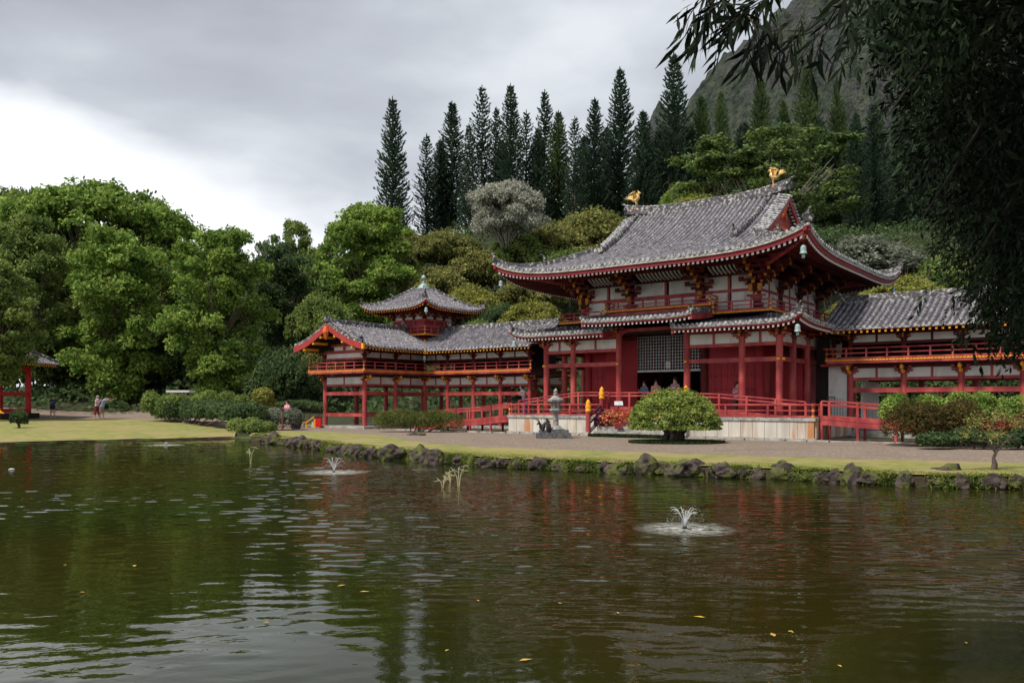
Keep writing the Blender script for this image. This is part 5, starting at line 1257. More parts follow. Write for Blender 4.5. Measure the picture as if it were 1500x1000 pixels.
for i in range(15500):
    v = rs.uniform(-330, 520); u = rs.uniform(1040, 1950)
    le = float(left_edge(max(v, 0))) if v >= -5 else 1060
    edge_d = u-le
    if edge_d < 0: continue
    # clumpy interior holes and feathery edge
    c_ = mn.noise(Vector((u*.012, v*.014, 4.2)))
    if edge_d < 30 and rs.random() < .40: continue
    if v > 0 and c_ < -.45 and rs.random() < .75: continue
    low = min(1, max(0, (v-60)/260))
    D = rs.uniform(5.2, 9.5)+low*rs.uniform(1.5, 5.0)
    if D > 13: D = 13
    if u < 1300 and v < 110: D = rs.uniform(3.9, 4.9)
    p = Vector(((u-750)/1230*D, D, zat(v, D)))
    dd = Vector((rs.uniform(-.9, .6), rs.uniform(-.5, .3), rs.uniform(-.45, .25)))
    big = u < 1300 and v < 110
    if big and (rs.random() < .88): continue
    if u > le+60 and v > 110 and rs.random() < .7: fol_twig(p+Vector((rs.uniform(0, .5), rs.uniform(.2, 1.2), rs.uniform(-.2, .2))), dd, .5, .11, 14)
    fol_twig(p, dd, rs.uniform(.22, .5) if not big else .28, .085 if not big else .135, 8 if big else 16)
for (u, v, D) in [(1030, 14, 4.0), (1075, 30, 4.1), (1120, 62, 4.2), (1165, 40, 4.3), (1050, 4, 4.2), (1110, 20, 4.1), (1200, 60, 4.6)]:   # sprays of the outermost bough
    p = Vector(((u-750)/1230*D, D, zat(v, D)))
    for j in range(4):
        a = fol_twig(p+Vector((rs.uniform(-.03, .1), 0, rs.uniform(-.03, .05))), Vector((rs.uniform(-1, .2), rs.uniform(-.4, .3), rs.uniform(-.8, -.1))), .26, .14, 8)
        tw.tube(a, .0035, 4, cap=False)
for (u, v, D, uu, vv) in [(1060, 10, 4.1, 1500, -160), (1180, 60, 4.7, 1600, -120), (1350, 330, 7.6, 1700, -60), (1400, 430, 8.3, 1750, 40), (1300, 180, 6.2, 1650, -140), (1430, 250, 7, 1800, -20)]:
    p = Vector(((u-750)/1230*D, D, zat(v, D))); D2 = 5.6; q = Vector(((uu-750)/1230*D2, D2, zat(vv, D2))); mid = (p+q)/2+Vector((0, 0, .35)); e_ = Vector((8.0, 5.9, 4.6))
    tw.tube([e_-base, q-base, mid-base, p-base], [.075, .04, .022, .006], 6, cap=False)
ft.part('trunk', tw, mat('dark_bark', (.025, .02, .016), (.06, .05, .04), 6, .95))
ft.part('crown', quad_cloud('crown', np.array([tuple(c) for c in LC]), np.array([tuple(c) for c in LA]), np.array([tuple(c) for c in LB]), [F_OVER]), F_OVER)
# ================================================================== shrubs, rocks, people, small things
def shrub(name, label, x, y, lobes, n, size, m, stems=5, cat='shrub', group=None, z=None, aspect=.5, stemh=None, sm=None, **kw):
    """lobes relative to the base"""
    z0 = float(H(x, y)) if z is None else z
    t = Thing(name, label, cat, (x, y, z0), group=group)
    P, A, B = lobed(n, lobes, size, aspect=aspect, **kw)
    t.part('foliage', quad_cloud('foliage', P, A, B, [m]), m)
    mb = MB()
    rs = random.Random(len(label)*7+n)
    for i in range(stems):
        l = lobes[rs.randrange(len(lobes))]
        b = (rs.uniform(-.15, .15)+l[0]*.3, rs.uniform(-.1, .1)+l[1]*.3, -.05)
        mb.tube([b, ((b[0]+l[0])/2+rs.uniform(-.05, .05), (b[1]+l[1])/2, l[2]*.5), (l[0], l[1], l[2])], [.035, .025, .012] if not stemh else [stemh, stemh*.7, stemh*.3], 6, cap=False)
    t.part('stems', mb, sm or BARK, kind='stuff'); return t
# clipped dome bush in front of the platform
BX, BY = 6.0, 31.0
T_B = fol('clipped_bush_leaf', (.13, .19, .035), (.30, .36, .085), scale=3, island=.5)
lob = [(0, 0, .74, 1.60, 1.45, 1.26)]
for i in range(26): lob.append((math.cos(i*.242)*1.45, math.sin(i*.242)*1.3, .50, .27, .27, .16))
rs_ = np.random.default_rng(3)
for i in range(60):
    d = unit(rs_.normal(size=3)); d[2] = abs(d[2])*1.0-.12; lob.append((d[0]*1.50, d[1]*1.38, .76+d[2]*1.18, .24, .24, .18))
bt = shrub('clipped_bush', 'large clipped dome-shaped bush standing before the temple entrance', BX, BY, lob, 26000, .048, T_B, stems=0, cat='bush', z=.3, low=-.12, up=.7, jit=.7)
mb = MB()
for i in range(7):
    a = i*.9; mb.tube([(math.cos(a)*.35-.1, math.sin(a)*.25, -.05), (math.cos(a)*.3, math.sin(a)*.3, .35), (math.cos(a)*.7, math.sin(a)*.7, .85)], [.12, .09, .05], 8)
bt.part('trunk', mb, mat('dark_bark', (.025, .02, .016), (.06, .05, .04), 6, .95))
F_MONDO = fol('mondo_grass', (.015, .035, .012), (.045, .080, .025), scale=5)
n = 9000; a = rng.uniform(0, 2*PI, n); q = np.sqrt(rng.uniform(0, 1, n)); P = np.stack([BX+.0+np.cos(a)*q*1.75, BY-.35+np.sin(a)*q*1.15, np.full(n, .34)], -1)
A = unit(np.stack([rng.normal(size=n)*.4, rng.normal(size=n)*.4, np.ones(n)], -1))*.07; B = unit(np.cross(A, rng.normal(size=(n, 3))))*.012
solo('ground_cover', quad_cloud('ground_cover', P, A, B, [F_MONDO]), None, kind='stuff')['label'] = 'round patch of dark grass under the clipped dome bush'
def at(u, v, z=.3):
    D = (1.75-z)*1230/(v-590); return (u-750)/1230*D, D
# hedge and shrubs, left of the corridor
def rowlobes(p, q, h, w, n, seed, jitter=.25):
    rs = np.random.default_rng(seed); L_ = []
    for i in range(n):
        f = (i+.5)/n; L_.append((p[0]+(q[0]-p[0])*f+rs.normal()*jitter*.5, p[1]+(q[1]-p[1])*f+rs.normal()*jitter, h*rs.uniform(.35, .62), w*rs.uniform(.7, 1.1), w*rs.uniform(.7, 1.1), h*rs.uniform(.38, .55)))
    return L_
hx, hy = -19.5, 51.0
shrub('hedge', 'long dark green hedge at the lawn edge by the pond inlet', hx, hy, rowlobes((-4.4, 7.0), (5.9, -7.0), 1.35, 1.0, 18, 1), 26000, .085, F_DARK, stems=8, cat='hedge', z=.5)
shrub('shrub', 'light green leafy shrub growing out of the hedge under the trees', -21.5, 55.5, rowlobes((-2.6, 0), (4.6, -2.5), 1.9, .8, 10, 2), 11000, .09, F_MID, stems=6, z=.55)
x, y = at(390, 626); shrub('shrub', 'small round golden-leaved tree-like shrub left of the pink-clad visitor', -14.4, 48.5, [(0, 0, 1.75, .62, .62, .55), (-.3, 0, 1.35, .4, .4, .35), (.3, .1, 1.4, .4, .4, .4)], 3200, .07, F_GOLD, stems=6, z=.35)
shrub('shrub', 'pale green spotted shrub in front of the pink-clad visitor', -12.7, 45.3, rowlobes((-1.1, .3), (1.1, -.2), 1.05, .6, 6, 4, .1), 7000, .06, F_SILV, stems=4, z=.3)
shrub('spreading_juniper', 'flat-topped blue-green juniper beside the left pavilion posts', -12.6, 50.5, [(i*.62-1.8, 0, 1.35-.10*abs(i-2.6), .7, .8, .30) for i in range(7)], 9000, .06, F_DARK, stems=5, z=.35)
shrub('shrub', 'dark shrub at the pond inlet between lawn and rock bank', -13.0, 42.5, rowlobes((-1.2, .6), (1.1, -1.2), .8, .5, 6, 9, .2), 7000, .06, F_MID, stems=3, z=.15)
x, y = at(37, 629, .35); shrub('shrub', 'little round shrub on the lawn before the small red pavilion', -27.6, 47.0, [(0, 0, .62, .46, .46, .42), (.2, 0, .4, .3, .3, .3), (-.2, 0, .45, .3, .3, .3)], 3600, .05, F_DARK, stems=4, z=.33)
x, y = at(605, 632); shrub('spreading_shrub', 'wide feathery olive-green shrub in front of the left corridor', -4.85, 42.3, rowlobes((-1.7, .3), (1.9, -.3), 1.15, .75, 9, 5, .15), 15000, .075, fol('feathery_shrub_leaf', (.075, .10, .022), (.15, .165, .045), scale=2), stems=8, z=.3, aspect=.16)
shrub('shrub', 'sprawling brown and green azalea right of the descending ramp', 13.9, 28.0, rowlobes((-.9, .2), (1.3, -.2), 1.5, .75, 8, 6, .2), 15000, .042, fol('azalea_leaf', (.055, .052, .016), (.13, .095, .03), scale=2.5), stems=8, z=.3)
shrub('shrub', 'yellow-green flowering bush above the ramp at right', 15.7, 28.8, rowlobes((-2.6, .5), (1.6, -.4), 1.0, .62, 9, 7, .2)[:0] + [(-2.6+i*.36, rs_.normal()*.25, 1.18+.28*math.sin(i*2.3), .42, .42, .42) for i in range(17)], 13000, .055, F_BRIGHT, stems=10, z=.3)
shrub('shrub', 'low dark leafy plant at the foot of the brown and green azalea', 14.7, 26.6, rowlobes((-1.5, .1), (1.9, -.1), .6, .5, 8, 8, .12), 9000, .07, F_DARK, stems=3, z=.3)
shrub('croton_bush', 'red-leaved bush growing between the azalea and the ramp', 15.3, 27.6, rowlobes((-.6, .1), (1.3, -.1), .95, .36, 5, 12, .1), 2600, .06, mat('croton_leaf', (.30, .035, .03), (.12, .10, .02), 4, .6, island=.4, trans=.2), stems=6, z=.3)
x, y = at(1462, 683); st = shrub('sapling', 'small crooked nearly bare sapling on the lawn at right', 10.55, 18.4, [(-.35, 0, 1.0, .33, .3, .3), (.2, .1, 1.15, .35, .3, .28), (.55, 0, .95, .25, .25, .3), (-.6, 0, .75, .2, .2, .2), (.0, 0, .7, .3, .3, .25)], 750, .035, F_OLIVE, stems=0, z=.3, cat='tree', shell=(.2, 1.05))
mb = MB(); mb.tube([(0, 0, -.05), (.03, 0, .12), (.0, 0, .25), (.08, 0, .42)], [.075, .06, .035, .03], 8)
for e_ in [(.25, .05, 1.25), (.6, 0, 1.05), (-.35, 0, 1.1), (.05, .1, 1.3), (-.55, 0, .8), (.75, .1, .85)]:
    mb.tube([(.05, 0, .36), (e_[0]*.4+.05, e_[1], .62), (e_[0]*.8, e_[1], e_[2]*.78), e_], [.022, .016, .01, .004], 5)
st.part('trunk', mb, BARK)
# red leaved plants and grass patch beside the steps
shrub('ti_plant', 'red and orange leaved plant beside the entrance steps, left of the clipped bush', *t2w(-.75, -.15), rowlobes((-.9, .3), (1.5, -.6), .95, .42, 7, 14, .1), 2600, .085, mat('ti_leaf', (.45, .07, .05), (.50, .20, .08), 3, .6, island=.4, trans=.25), stems=6, z=.5)
shrub('ti_plant', 'dark purple leaved plant squeezed between the two capped newel posts', *t2w(-1.85, -.5), [(0, 0, .55, .3, .3, .35), (.1, .1, .85, .25, .25, .25)], 700, .09, mat('purple_leaf', (.07, .02, .05), (.14, .03, .07), 3, .6, island=.4), stems=3, z=.35)
n = 7000; a = rng.uniform(-1.6, 2.6, n); q = rng.uniform(-2.0, -1.1, n); wx, wy = zip(*[t2w(i, j) for i, j in zip(a, q)])
P = np.stack([np.array(wx), np.array(wy), np.full(n, .36)], -1); A = unit(np.stack([rng.normal(size=n)*.3, rng.normal(size=n)*.3, np.ones(n)], -1))*.08; B = unit(np.cross(A, rng.normal(size=(n, 3))))*.012
solo('ground_cover', quad_cloud('ground_cover', P, A, B, [F_MONDO]), None, kind='stuff')['label'] = 'strip of dark grass before the entrance steps'
# ---- bank rocks
ROCK = mat('mossy_lava_rock', (.016, .012, .011), (.085, .062, .055), 5, .9, bump=.05, bscale=11, c3=(.085, .095, .022), scale3=2.6, lo3=.49, hi3=.60)
ROCKM = []
for k in range(9):
    rs = random.Random(k+3); me = bpy.data.meshes.new('rock'); import bmesh
    bm = bmesh.new(); bmesh.ops.create_icosphere(bm, subdivisions=3, radius=1)
    for v in bm.verts:
        p = v.co.copy(); f = 1+.38*mn.noise(p*1.1+Vector((k*7, 0, 0)))+.20*mn.noise(p*2.7+Vector((0, k*5, 0)))+.08*mn.noise(p*6)
        v.co = p*f; v.co.z = max(v.co.z, -.6)
    bm.to_mesh(me); bm.free(); me.materials.append(ROCK); ROCKM.append(me)
sx_, sy_ = resample([(-12.2,40.6),(-11.7,38.0)]+SHORE_R[1:], 1200)
dcum = np.r_[0, np.cumsum(np.hypot(np.diff(sx_), np.diff(sy_)))]
pos = 0.1; rr = random.Random(21); i = 0; RK = []
LMK = [(455, 'pond inlet'), (560, 'forward gable posts'), (690, 'feathery olive shrub'), (790, 'left ramp and platform end'), (880, 'stone lantern'), (960, 'entrance steps'), (1060, 'clipped dome bush'), (1190, 'right platform stones'), (1300, 'right ramp'), (1420, 'brown and green azalea'), (9999, 'bare sapling')]
ORD = ['first', 'second', 'third', 'fourth', 'fifth', 'sixth', 'seventh', 'eighth', 'ninth', 'tenth', 'eleventh', 'twelfth', 'thirteenth', 'fourteenth', 'fifteenth', 'sixteenth', 'seventeenth', 'eighteenth', 'nineteenth', 'twentieth']; CNT = {}
while pos < dcum[-1]-.5 and not sx_[min(int(np.searchsorted(dcum, pos)), 1198)] > 13.6:
    j = int(np.searchsorted(dcum, pos)); j = min(j, 1198); x, y = sx_[j], sy_[j]; tx, ty = sx_[j+1]-x, sy_[j+1]-y; l = math.hypot(tx, ty); tx, ty = tx/l, ty/l; nx, ny = -ty, tx
    if x*nx+(y-20)*ny < 0: pass
    u = 750+1230*x/y
    r_ = rr.uniform(.10, .21)*(1.2 if u < 1000 else 1.0)
    if rr.random() < .22: r_ *= 1.5
    if rr.random() < .18: pos += rr.uniform(.2, .45)
    off = rr.uniform(-.06, .16)
    o = bpy.data.objects.new('bank_rock', ROCKM[rr.randrange(9)]); COL.objects.link(o)
    o.location = (x-nx*off*0+0, y+off*.8, rr.uniform(.05, .13)); o.scale = (r_*rr.uniform(.9, 1.3), r_*rr.uniform(.8, 1.1), r_*rr.uniform(.75, 1.15)); o.rotation_euler = (rr.uniform(-.2, .2), rr.uniform(-.2, .2), rr.uniform(0, 6.3))
    lm_ = next(l for b, l in LMK if u < b); c_ = CNT.get(lm_, 0); CNT[lm_] = c_+1
    if x > 12.5 or c_ >= 20: lab = 'dark mossy lava rock of the pond bank at or beyond the right picture edge'
    else: lab = '%s mossy lava rock, %s from the left below the %s' % ('large' if r_ > .27 else 'small' if r_ < .16 else 'dark', ORD[c_], lm_)
    setp(o, lab, 'rock', 'lava rocks edging the pond bank')
    pos += r_*1.05; i += 1
def rock_at(u, v, w, label, zb=.3, k=0, hgt=.7):
    x, y = at(u, v, zb); o = bpy.data.objects.new('rock', ROCKM[k]); COL.objects.link(o); s = w/1230*y/2; o.location = (x, y, zb); o.scale = (s, s*.8, s*hgt); setp(o, label, 'rock'); return o
rock_at(610, 637, 27, 'flat whitish stone lying on the lawn edge before the spreading shrub', k=2, hgt=.35)
rock_at(574, 668, 36, 'biggest dark boulder of the bank, below the spreading shrub', zb=.12, k=4, hgt=1.0); rock_at(1020, 682, 26, 'pale-topped round rock on the bank under the clipped dome bush', zb=.24, k=5, hgt=.8)
rock_at(1145, 693, 40, 'large rounded purple-brown boulder on the bank below the right ramp', zb=.12, k=6, hgt=.9); rock_at(1062, 694, 28, 'pale grey round rock at the waterline below the clipped dome bush', zb=.1, k=7, hgt=.7)
rock_at(1388, 700, 60, 'long dark boulder on the bank left of the sapling', zb=.12, k=1, hgt=.7); rock_at(636, 675, 30, 'upright dark boulder on the bank left of the dragon figure', zb=.12, k=8, hgt=1.1)
# tufts of grass and fern hanging over the rocks
n = 52000; t_ = rng.uniform(0, dcum[-1]-.3, n); clump = np.array([mn.noise(Vector((v*1.3, 2, 0))) for v in t_]); t_ = t_[clump > -.08]; n = len(t_)
j = np.clip(np.searchsorted(dcum, t_), 0, 1199); h_ = rng.uniform(.02, .30, n)
P = np.stack([sx_[j]+rng.normal(size=n)*.05, sy_[j]-.10+h_*.5+rng.normal(size=n)*.05, h_], -1)
A = unit(np.stack([rng.normal(size=n)*.7, -.3+rng.normal(size=n)*.5, rng.normal(size=n)*.7-.1], -1))*(.05*rng.uniform(.5, 1.5, n))[:, None]; B = unit(np.cross(A, rng.normal(size=(n, 3))))*.013
solo('bank_tufts', quad_cloud('bank_tufts', P, A, B, [fol('tuft_leaf', (.07, .11, .02), (.18, .22, .045), scale=2)]), None, kind='stuff')['label'] = 'grass tufts and ferns growing between the bank rocks'
# short grass blades on the lawn margin
n = 30000; t_ = rng.uniform(0, dcum[-1]-.3, n); j = np.clip(np.searchsorted(dcum, t_), 0, 1199); dd = rng.uniform(.05, 1.6, n)
P = np.stack([sx_[j]+rng.normal(size=n)*.05, sy_[j]+dd, np.full(n, .29)], -1)
A = np.stack([rng.normal(size=n)*.01, rng.normal(size=n)*.01, np.full(n, .022)], -1); B = unit(np.cross(A, rng.normal(size=(n, 3))))*.007
solo('grass_blades', quad_cloud('grass_blades', P, A, B, [fol('lawn_blade', (.16, .19, .03), (.27, .27, .05), scale=2)]), None, kind='stuff')['label'] = 'short grass blades along the lawn margin'
# ---- stone lantern, slab and dragon figure
lx, ly = at(814, 641)
ln = Thing('stone_lantern', 'grey stone lantern with a six-sided cap on the dark slab before the steps', 'lantern', (lx, ly, .62))
x0, y0 = 0, 0
ln.part('base', MB().lathe(0, 0, [(.34, 0), (.36, .05), (.28, .10), (.20, .17), (.13, .20)], 12), GRAYST)
ln.part('shaft', MB().lathe(0, 0, [(.115, .18), (.105, .40), (.115, .42), (.10, .70), (.11, .72)], 10), GRAYST)
ln.part('platform', MB().lathe(0, 0, [(.12, .70), (.25, .80), (.27, .82), (.27, .88), (.18, .90)], 6), GRAYST)
fb = MB()
for i in range(6):
    a = i*PI/3; c, s = math.cos(a), math.sin(a); fb.box(c*.165-.03, c*.165+.03, s*.165-.03, s*.165+.03, .90, 1.17)
fb.lathe(0, 0, [(.11, .9), (.11, 1.17)], 6); ln.part('fire_box', fb, GRAYST)
ln.part('cap', MB().lathe(0, 0, [(.17, 1.16), (.33, 1.19), (.35, 1.27), (.22, 1.33), (.11, 1.42), (.06, 1.45)], 6), GRAYST)
ln.part('finial', MB().lathe(0, 0, [(.05, 1.44), (.10, 1.47), (.10, 1.52), (.05, 1.55), (.09, 1.60), (.07, 1.68), (.01, 1.74)], 10), GRAYST, smooth=True)
sl = Thing('lantern_slab', 'low dark two-step stone slab carrying lantern and dragon', 'slab', (lx-.1, ly-.05, .3))
sl.part('lower_step', MB().box(-.72, .72, -.45, .45, 0, .20), mat('dark_stone', (.06, .06, .065), (.15, .15, .15), 8, .8, bump=.01)); sl.part('upper_step', MB().box(-.60, .62, -.36, .36, .20, .33), mat('dark_stone', ()))
dg = Thing('dragon_figure', 'small black bronze dragon with raised horns at the left of the lantern slab', 'statue', (lx-.52, ly-.35, .50))
dg.part('body', MB().tube([(.32, 0, .0), (.22, .0, .12), (.20, 0, .36), (.08, 0, .46), (.0, 0, .30), (-.06, 0, .12), (-.12, 0, .22), (-.14, 0, .38), (-.20, -.02, .42), (-.28, -.02, .36)], [.03, .12, .10, .05, .10, .10, .06, .055, .05, .02], 8), BLACK, smooth=True)
for dx in (-.10, -.02): dg.part('horn', MB().tube([(-.15, dx*.5, .42), (-.18+dx, dx, .56), (-.34+dx*2, dx, .66)], [.025, .018, .004], 5), BLACK)
dg.part('fin', MB().tube([(.2, 0, .42), (.12, 0, .60), (.02, 0, .55)], [.10, .05, .01], 6), BLACK)
# ---- lectern, red crate
x, y = t2w(-1.2, -.1); L1 = Thing('information_lectern', 'grey tilted information panel on a slanting post by the steps', 'sign', (x, y, 1.17))
L1.part('post', MB().tube([(-.22, 0, -.4), (.05, 0, .42)], .022, 6), DKRED); L1.part('panel', MB().hexa([(-.14, -.05, .45), (.24, -.05, .45), (.24, .1, .62), (-.14, .1, .62), (-.14, -.07, .48), (.24, -.07, .48), (.24, .08, .66), (-.14, .08, .66)]), LATT)
x, y = t2w(-.72, -.9); c = Thing('red_crate', 'small red slatted crate on the grass right of the steps', 'crate', (x, y, .62)); c.part('box', MB().box(-.13, .13, -.12, .12, 0, .28), RED)
for i in range(3): c.part('slat', MB().box(-.15, .15, -.15, -.122, .03+i*.09, .09+i*.09), RED)
# ---- left side items
x, y = -11.3, 49.0
c = Thing('red_cabinet', 'bright red fire cabinet standing beside the left pavilion post', 'cabinet', (x, y, .32)); BR_ = mat('bright_red_enamel', (.65, .02, .02), rough=.35)
c.part('body', MB().box(-.17, .17, -.14, .14, .02, .60), BR_); c.part('top', MB().box(-.20, .20, -.17, .17, .602, .64), BLACK)
for i, (u, lab) in enumerate([(449, 'short orange rope post left of the red cabinet'), (461, 'short rope post touching the red cabinet with a white tag')]):
    D = 48.6; x = (u-750)/1230*D; c = Thing('rope_post', lab, 'post', (x, D, .32)); c.part('post', MB().box(-.05, .05, -.05, .05, 0, .30+.2*i), YEL)
    if i: c.part('tag', MB().box(-.16, -.06, -.06, -.03, .12, .34), WHT)
solo('rope', MB().tube([(-14.3, 47.5, .52), (-13.0, 48.2, .56), (-11.9, 48.55, .62), (-11.45, 48.6, .95)], .03, 5), YEL, 'yellow barrier rope strung to the red cabinet', 'rope')
x, y = -12.0, 46.6; c = Thing('plant_pot', 'dark tub with a bright green plant before the juniper', 'plant pot', (x, y, .3)); c.part('tub', MB().lathe(0, 0, [(.24, 0), (.34, .3), (.36, .3), (.36, .36), (.30, .36)], 12), mat('dark_tub', (.06, .05, .06)))
P, A, B = lobed(900, [(0, 0, .46, .34, .34, .16)], .06); c.part('foliage', quad_cloud('foliage', P, A, B, [F_BRIGHT]), F_BRIGHT)
solo('garden_stake', MB().box(-.035, .035, -.03, .03, -.1, 1.0), mat('brown_stake', (.12, .04, .03)), 'thin brown stake on the bank in front of the pink-clad visitor', 'stake', o=(-12.1, 44.3, .28))
D = 60; x = (265-750)/1230*D; c = Thing('garden_shelter', 'small white flat-topped garden shelter half hidden by the hedge', 'shelter', (x, D, .55)); 
c.part('roof', MB().box(-.82, .82, -.6, .6, 1.95, 2.10), WHT)
for dx in (-.5, .5):
    for dy in (-.4, .4): c.part('post', MB().box(dx-.06, dx+.06, dy-.06, dy+.06, 0, 1.95), BARKP)
c.part('bench', MB().box(-.45, -.1, -.3, .3, .0, .95), mat('faded_red', (.30, .07, .06)))
# small red pavilion at far left
D = 59; px_ = (22-750)/1230*D-1.9; pv = Thing('bell_pavilion', 'small red open pavilion with a tiled roof cut by the left picture edge', 'pavilion', (px_-1.0, D+1.2, .65))
BRD = mat('pavilion_red', (.52, .03, .035), (.45, .03, .03), 3)
for dx in (-2.1, -.05, 2.05):
    for dy in (-1.9, 1.9): pv.part('post', MB().box(dx-.14, dx+.14, dy-.14, dy+.14, .35, 3.75), BRD)
for dy in (-1.9, 1.9):
    for z in (.42, 1.62, 3.45): pv.part('beam', MB().box(-2.2, 2.2, dy-.09, dy+.09, z, z+.26), BRD)
for dx in (-2.1, 2.05):
    for z in (.42, 1.62, 3.45): pv.part('beam', MB().box(dx-.09, dx+.09, -1.8, 1.8, z, z+.26), BRD)
pv.part('floor', MB().box(-2.6, 2.6, -2.4, 2.4, 0, .36), DARKWOOD); pv.part('corner_fitting', MB().tube([(2.2, -2.0, .7), (2.35, -2.1, .45), (2.75, -2.2, .38)], [.16, .14, .03], 6), YEL)
HX, HY = 3.6, 3.3
def Pv(k):
    z = lambda d: 3.98+.50*d+.09*d*d
    return [lambda u, d: (u, -HY+d, z(d)), lambda u, d: (u, HY-d, z(d)), lambda u, d: (HX-d, u, z(d)), lambda u, d: (-HX+d, u, z(d))][k]
for k in range(4):
    hw = HX if k < 2 else HY; n_ = 26; w = 2*hw/n_; dm = (lambda u: min(HY, HX-abs(u))) if k < 2 else (lambda u: HY-abs(u))
    rf = pv.part('roof', soffit(np.linspace(-hw, hw, 20), Pv(k), [.1, 1, 2], -.1, dm), DARKWOOD)
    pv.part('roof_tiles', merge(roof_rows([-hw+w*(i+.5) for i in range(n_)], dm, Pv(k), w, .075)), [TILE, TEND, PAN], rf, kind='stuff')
    m1, tp = rafters([-hw+2*hw*(i+.5)/22 for i in range(22)], Pv(k), .06, 1.8, -.12, .09, .1, dl=dm); pv.part('rafters', m1, DKRED, rf, kind='stuff'); pv.part('rafter_tips', tp, YEL, rf, kind='stuff')
for sx in (-1, 1):
    for sy in (-1, 1):
        g = MB(); ridge_poly(g, [(sx*(HX-d), sy*(HY-d), 4.02+.5*d+.09*d*d) for d in np.linspace(.05, 3.2, 8)], .2, .16, .07); onigawara(g, sx*(HX-1.6), sy*(HY-1.6), 5.2, sx*.7, sy*.7, .9); pv.part('hip_ridge', g, TILE2)
# ---- people
def ring_body(segs, n=10):
    return MB().tube([s[:3] for s in segs], [s[3] for s in segs], n)
def person(name_label, x, y, z, rot, pose, top, legs, hair, skirt=None, extra=None, sc=1.0, shirtlen=.95, group=None, lean=0.0):
    """pose: dict with 'la','ra' = (elbow, wrist) offsets from shoulder in body frame; facing -y"""
    t = Thing('person', name_label, 'person', (x, y, z), rot=rot, group=group); t.e.scale = (sc, sc, sc)
    ln_ = lean
    verts = []; edges = []; rad = []
    def V(p, r):
        verts.append((p[0], p[1]-ln_*max(0, p[2]-.9), p[2])); rad.append(r); return len(verts)-1
    pel = V((0, 0, .95), .13); wa = V((0, .0, 1.10), .115); ch = V((0, .0, 1.30), .13); nk = V((0, 0, 1.46), .055); hd = V((0, -.015, 1.56), .085); ht = V((0, -.01, 1.66), .075)
    edges += [(pel, wa), (wa, ch), (ch, nk), (nk, hd), (hd, ht)]
    nose = V((0, -.105, 1.575), .012); edges.append((hd, nose))
    st_ = pose.get('stride', .0)
    for sg in (-1, 1):
        f = st_*sg
        h = V((sg*.09, 0, .88), .085); k = V((sg*.10, -f*.5-.01, .48), .056); a = V((sg*.10, -f+.0, .08), .036); b = V((sg*.11, -f-.13, .035), .032)
        edges += [(pel, h), (h, k), (k, a), (a, b)]
        s = V((sg*.165, 0, 1.39), .05); el_, wr_ = pose['l' if sg < 0 else 'r']
        e = V((sg*.17+el_[0], el_[1], 1.39+el_[2]), .037); w = V((sg*.17+wr_[0], wr_[1], 1.39+wr_[2]), .026)
        edges += [(ch, s), (s, e), (e, w)]
        d = Vector(wr_)-Vector(el_); d.normalize(); pv_ = Vector(verts[w]); pv_.y = wr_[1]-0
        pm = V((sg*.17+wr_[0]+d.x*.06, wr_[1]+d.y*.06, 1.39+wr_[2]+d.z*.06), .028); edges.append((w, pm))
        sd_ = d.orthogonal().normalized()
        for q, l in ((-1.5, .05), (-.5, .065), (.5, .06), (1.5, .045)):
            f1 = V((sg*.17+wr_[0]+d.x*(.08+l)+sd_.x*q*.018, wr_[1]+d.y*(.08+l)+sd_.y*q*.018-.01, 1.39+wr_[2]+d.z*(.08+l)+sd_.z*q*.018), .008); edges.append((pm, f1))
        th = V((sg*.17+wr_[0]+d.x*.05+sd_.x*.05, wr_[1]+d.y*.05+sd_.y*.05, 1.39+wr_[2]+d.z*.05+sd_.z*.05), .009); edges.append((w, th))
    me = bpy.data.meshes.new('body'); me.from_pydata(verts, edges, []); me.materials.append(SKIN)
    ob = bpy.data.objects.new('body', me); COL.objects.link(ob); ob.parent = t.e
    sk = ob.modifiers.new('skin', 'SKIN')
    for i, sv in enumerate(me.skin_vertices[0].data): sv.radius = (rad[i], rad[i]); sv.use_root = (i == 0)
    ss = ob.modifiers.new('sub', 'SUBSURF'); ss.levels = 1; ss.render_levels = 1
    Y = lambda z: -ln_*max(0, z-.9)
    def eraise(w): return w
    g = MB(); rings = []
    for z_, rx, ry in ((shirtlen, .185, .145), (1.10, .155, .125), (1.28, .185, .14), (1.40, .17, .115), (1.455, .08, .075)):
        rings.append([(rx*math.cos(2*PI*j/12), ry*math.sin(2*PI*j/12)+Y(z_), z_) for j in range(12)])
    g.strip(rings)
    for sg in (-1, 1):
        el_, wr_ = pose['l' if sg < 0 else 'r']; g.tube([(sg*.15, Y(1.39), 1.39), (sg*.17+el_[0]*.75, el_[1]*.75+Y(1.3), 1.39+el_[2]*.75)], [.075, .062], 8)
    t.part('top', g, top)
    g = MB()
    if skirt: g.strip([[(rx*math.cos(2*PI*j/12), ry*math.sin(2*PI*j/12), z_) for j in range(12)] for z_, rx, ry in ((skirt, .24, .2), (.8, .2, .17), (shirtlen+.02, .165, .13))]); t.part('skirt', g, legs)
    else:
        hem = pose.get('hem', .55)
        for sg in (-1, 1):
            f = st_*sg; q = (.9-hem)/.42 if hem > .48 else 1
            pts = [(sg*.085, 0, .92), (sg*.095, -f*.5*min(q, 1), max(hem, .48))]
            if hem < .4: pts.append((sg*.10, -f*.95, hem))
            g.tube(pts, [.115, .085, .075][:len(pts)], 10)
        g.strip([[(rx*math.cos(2*PI*j/12), ry*math.sin(2*PI*j/12), z_) for j in range(12)] for z_, rx, ry in ((.80, .175, .13), (.92, .175, .135), (1.0, .155, .125))]); t.part('trousers', g, legs)
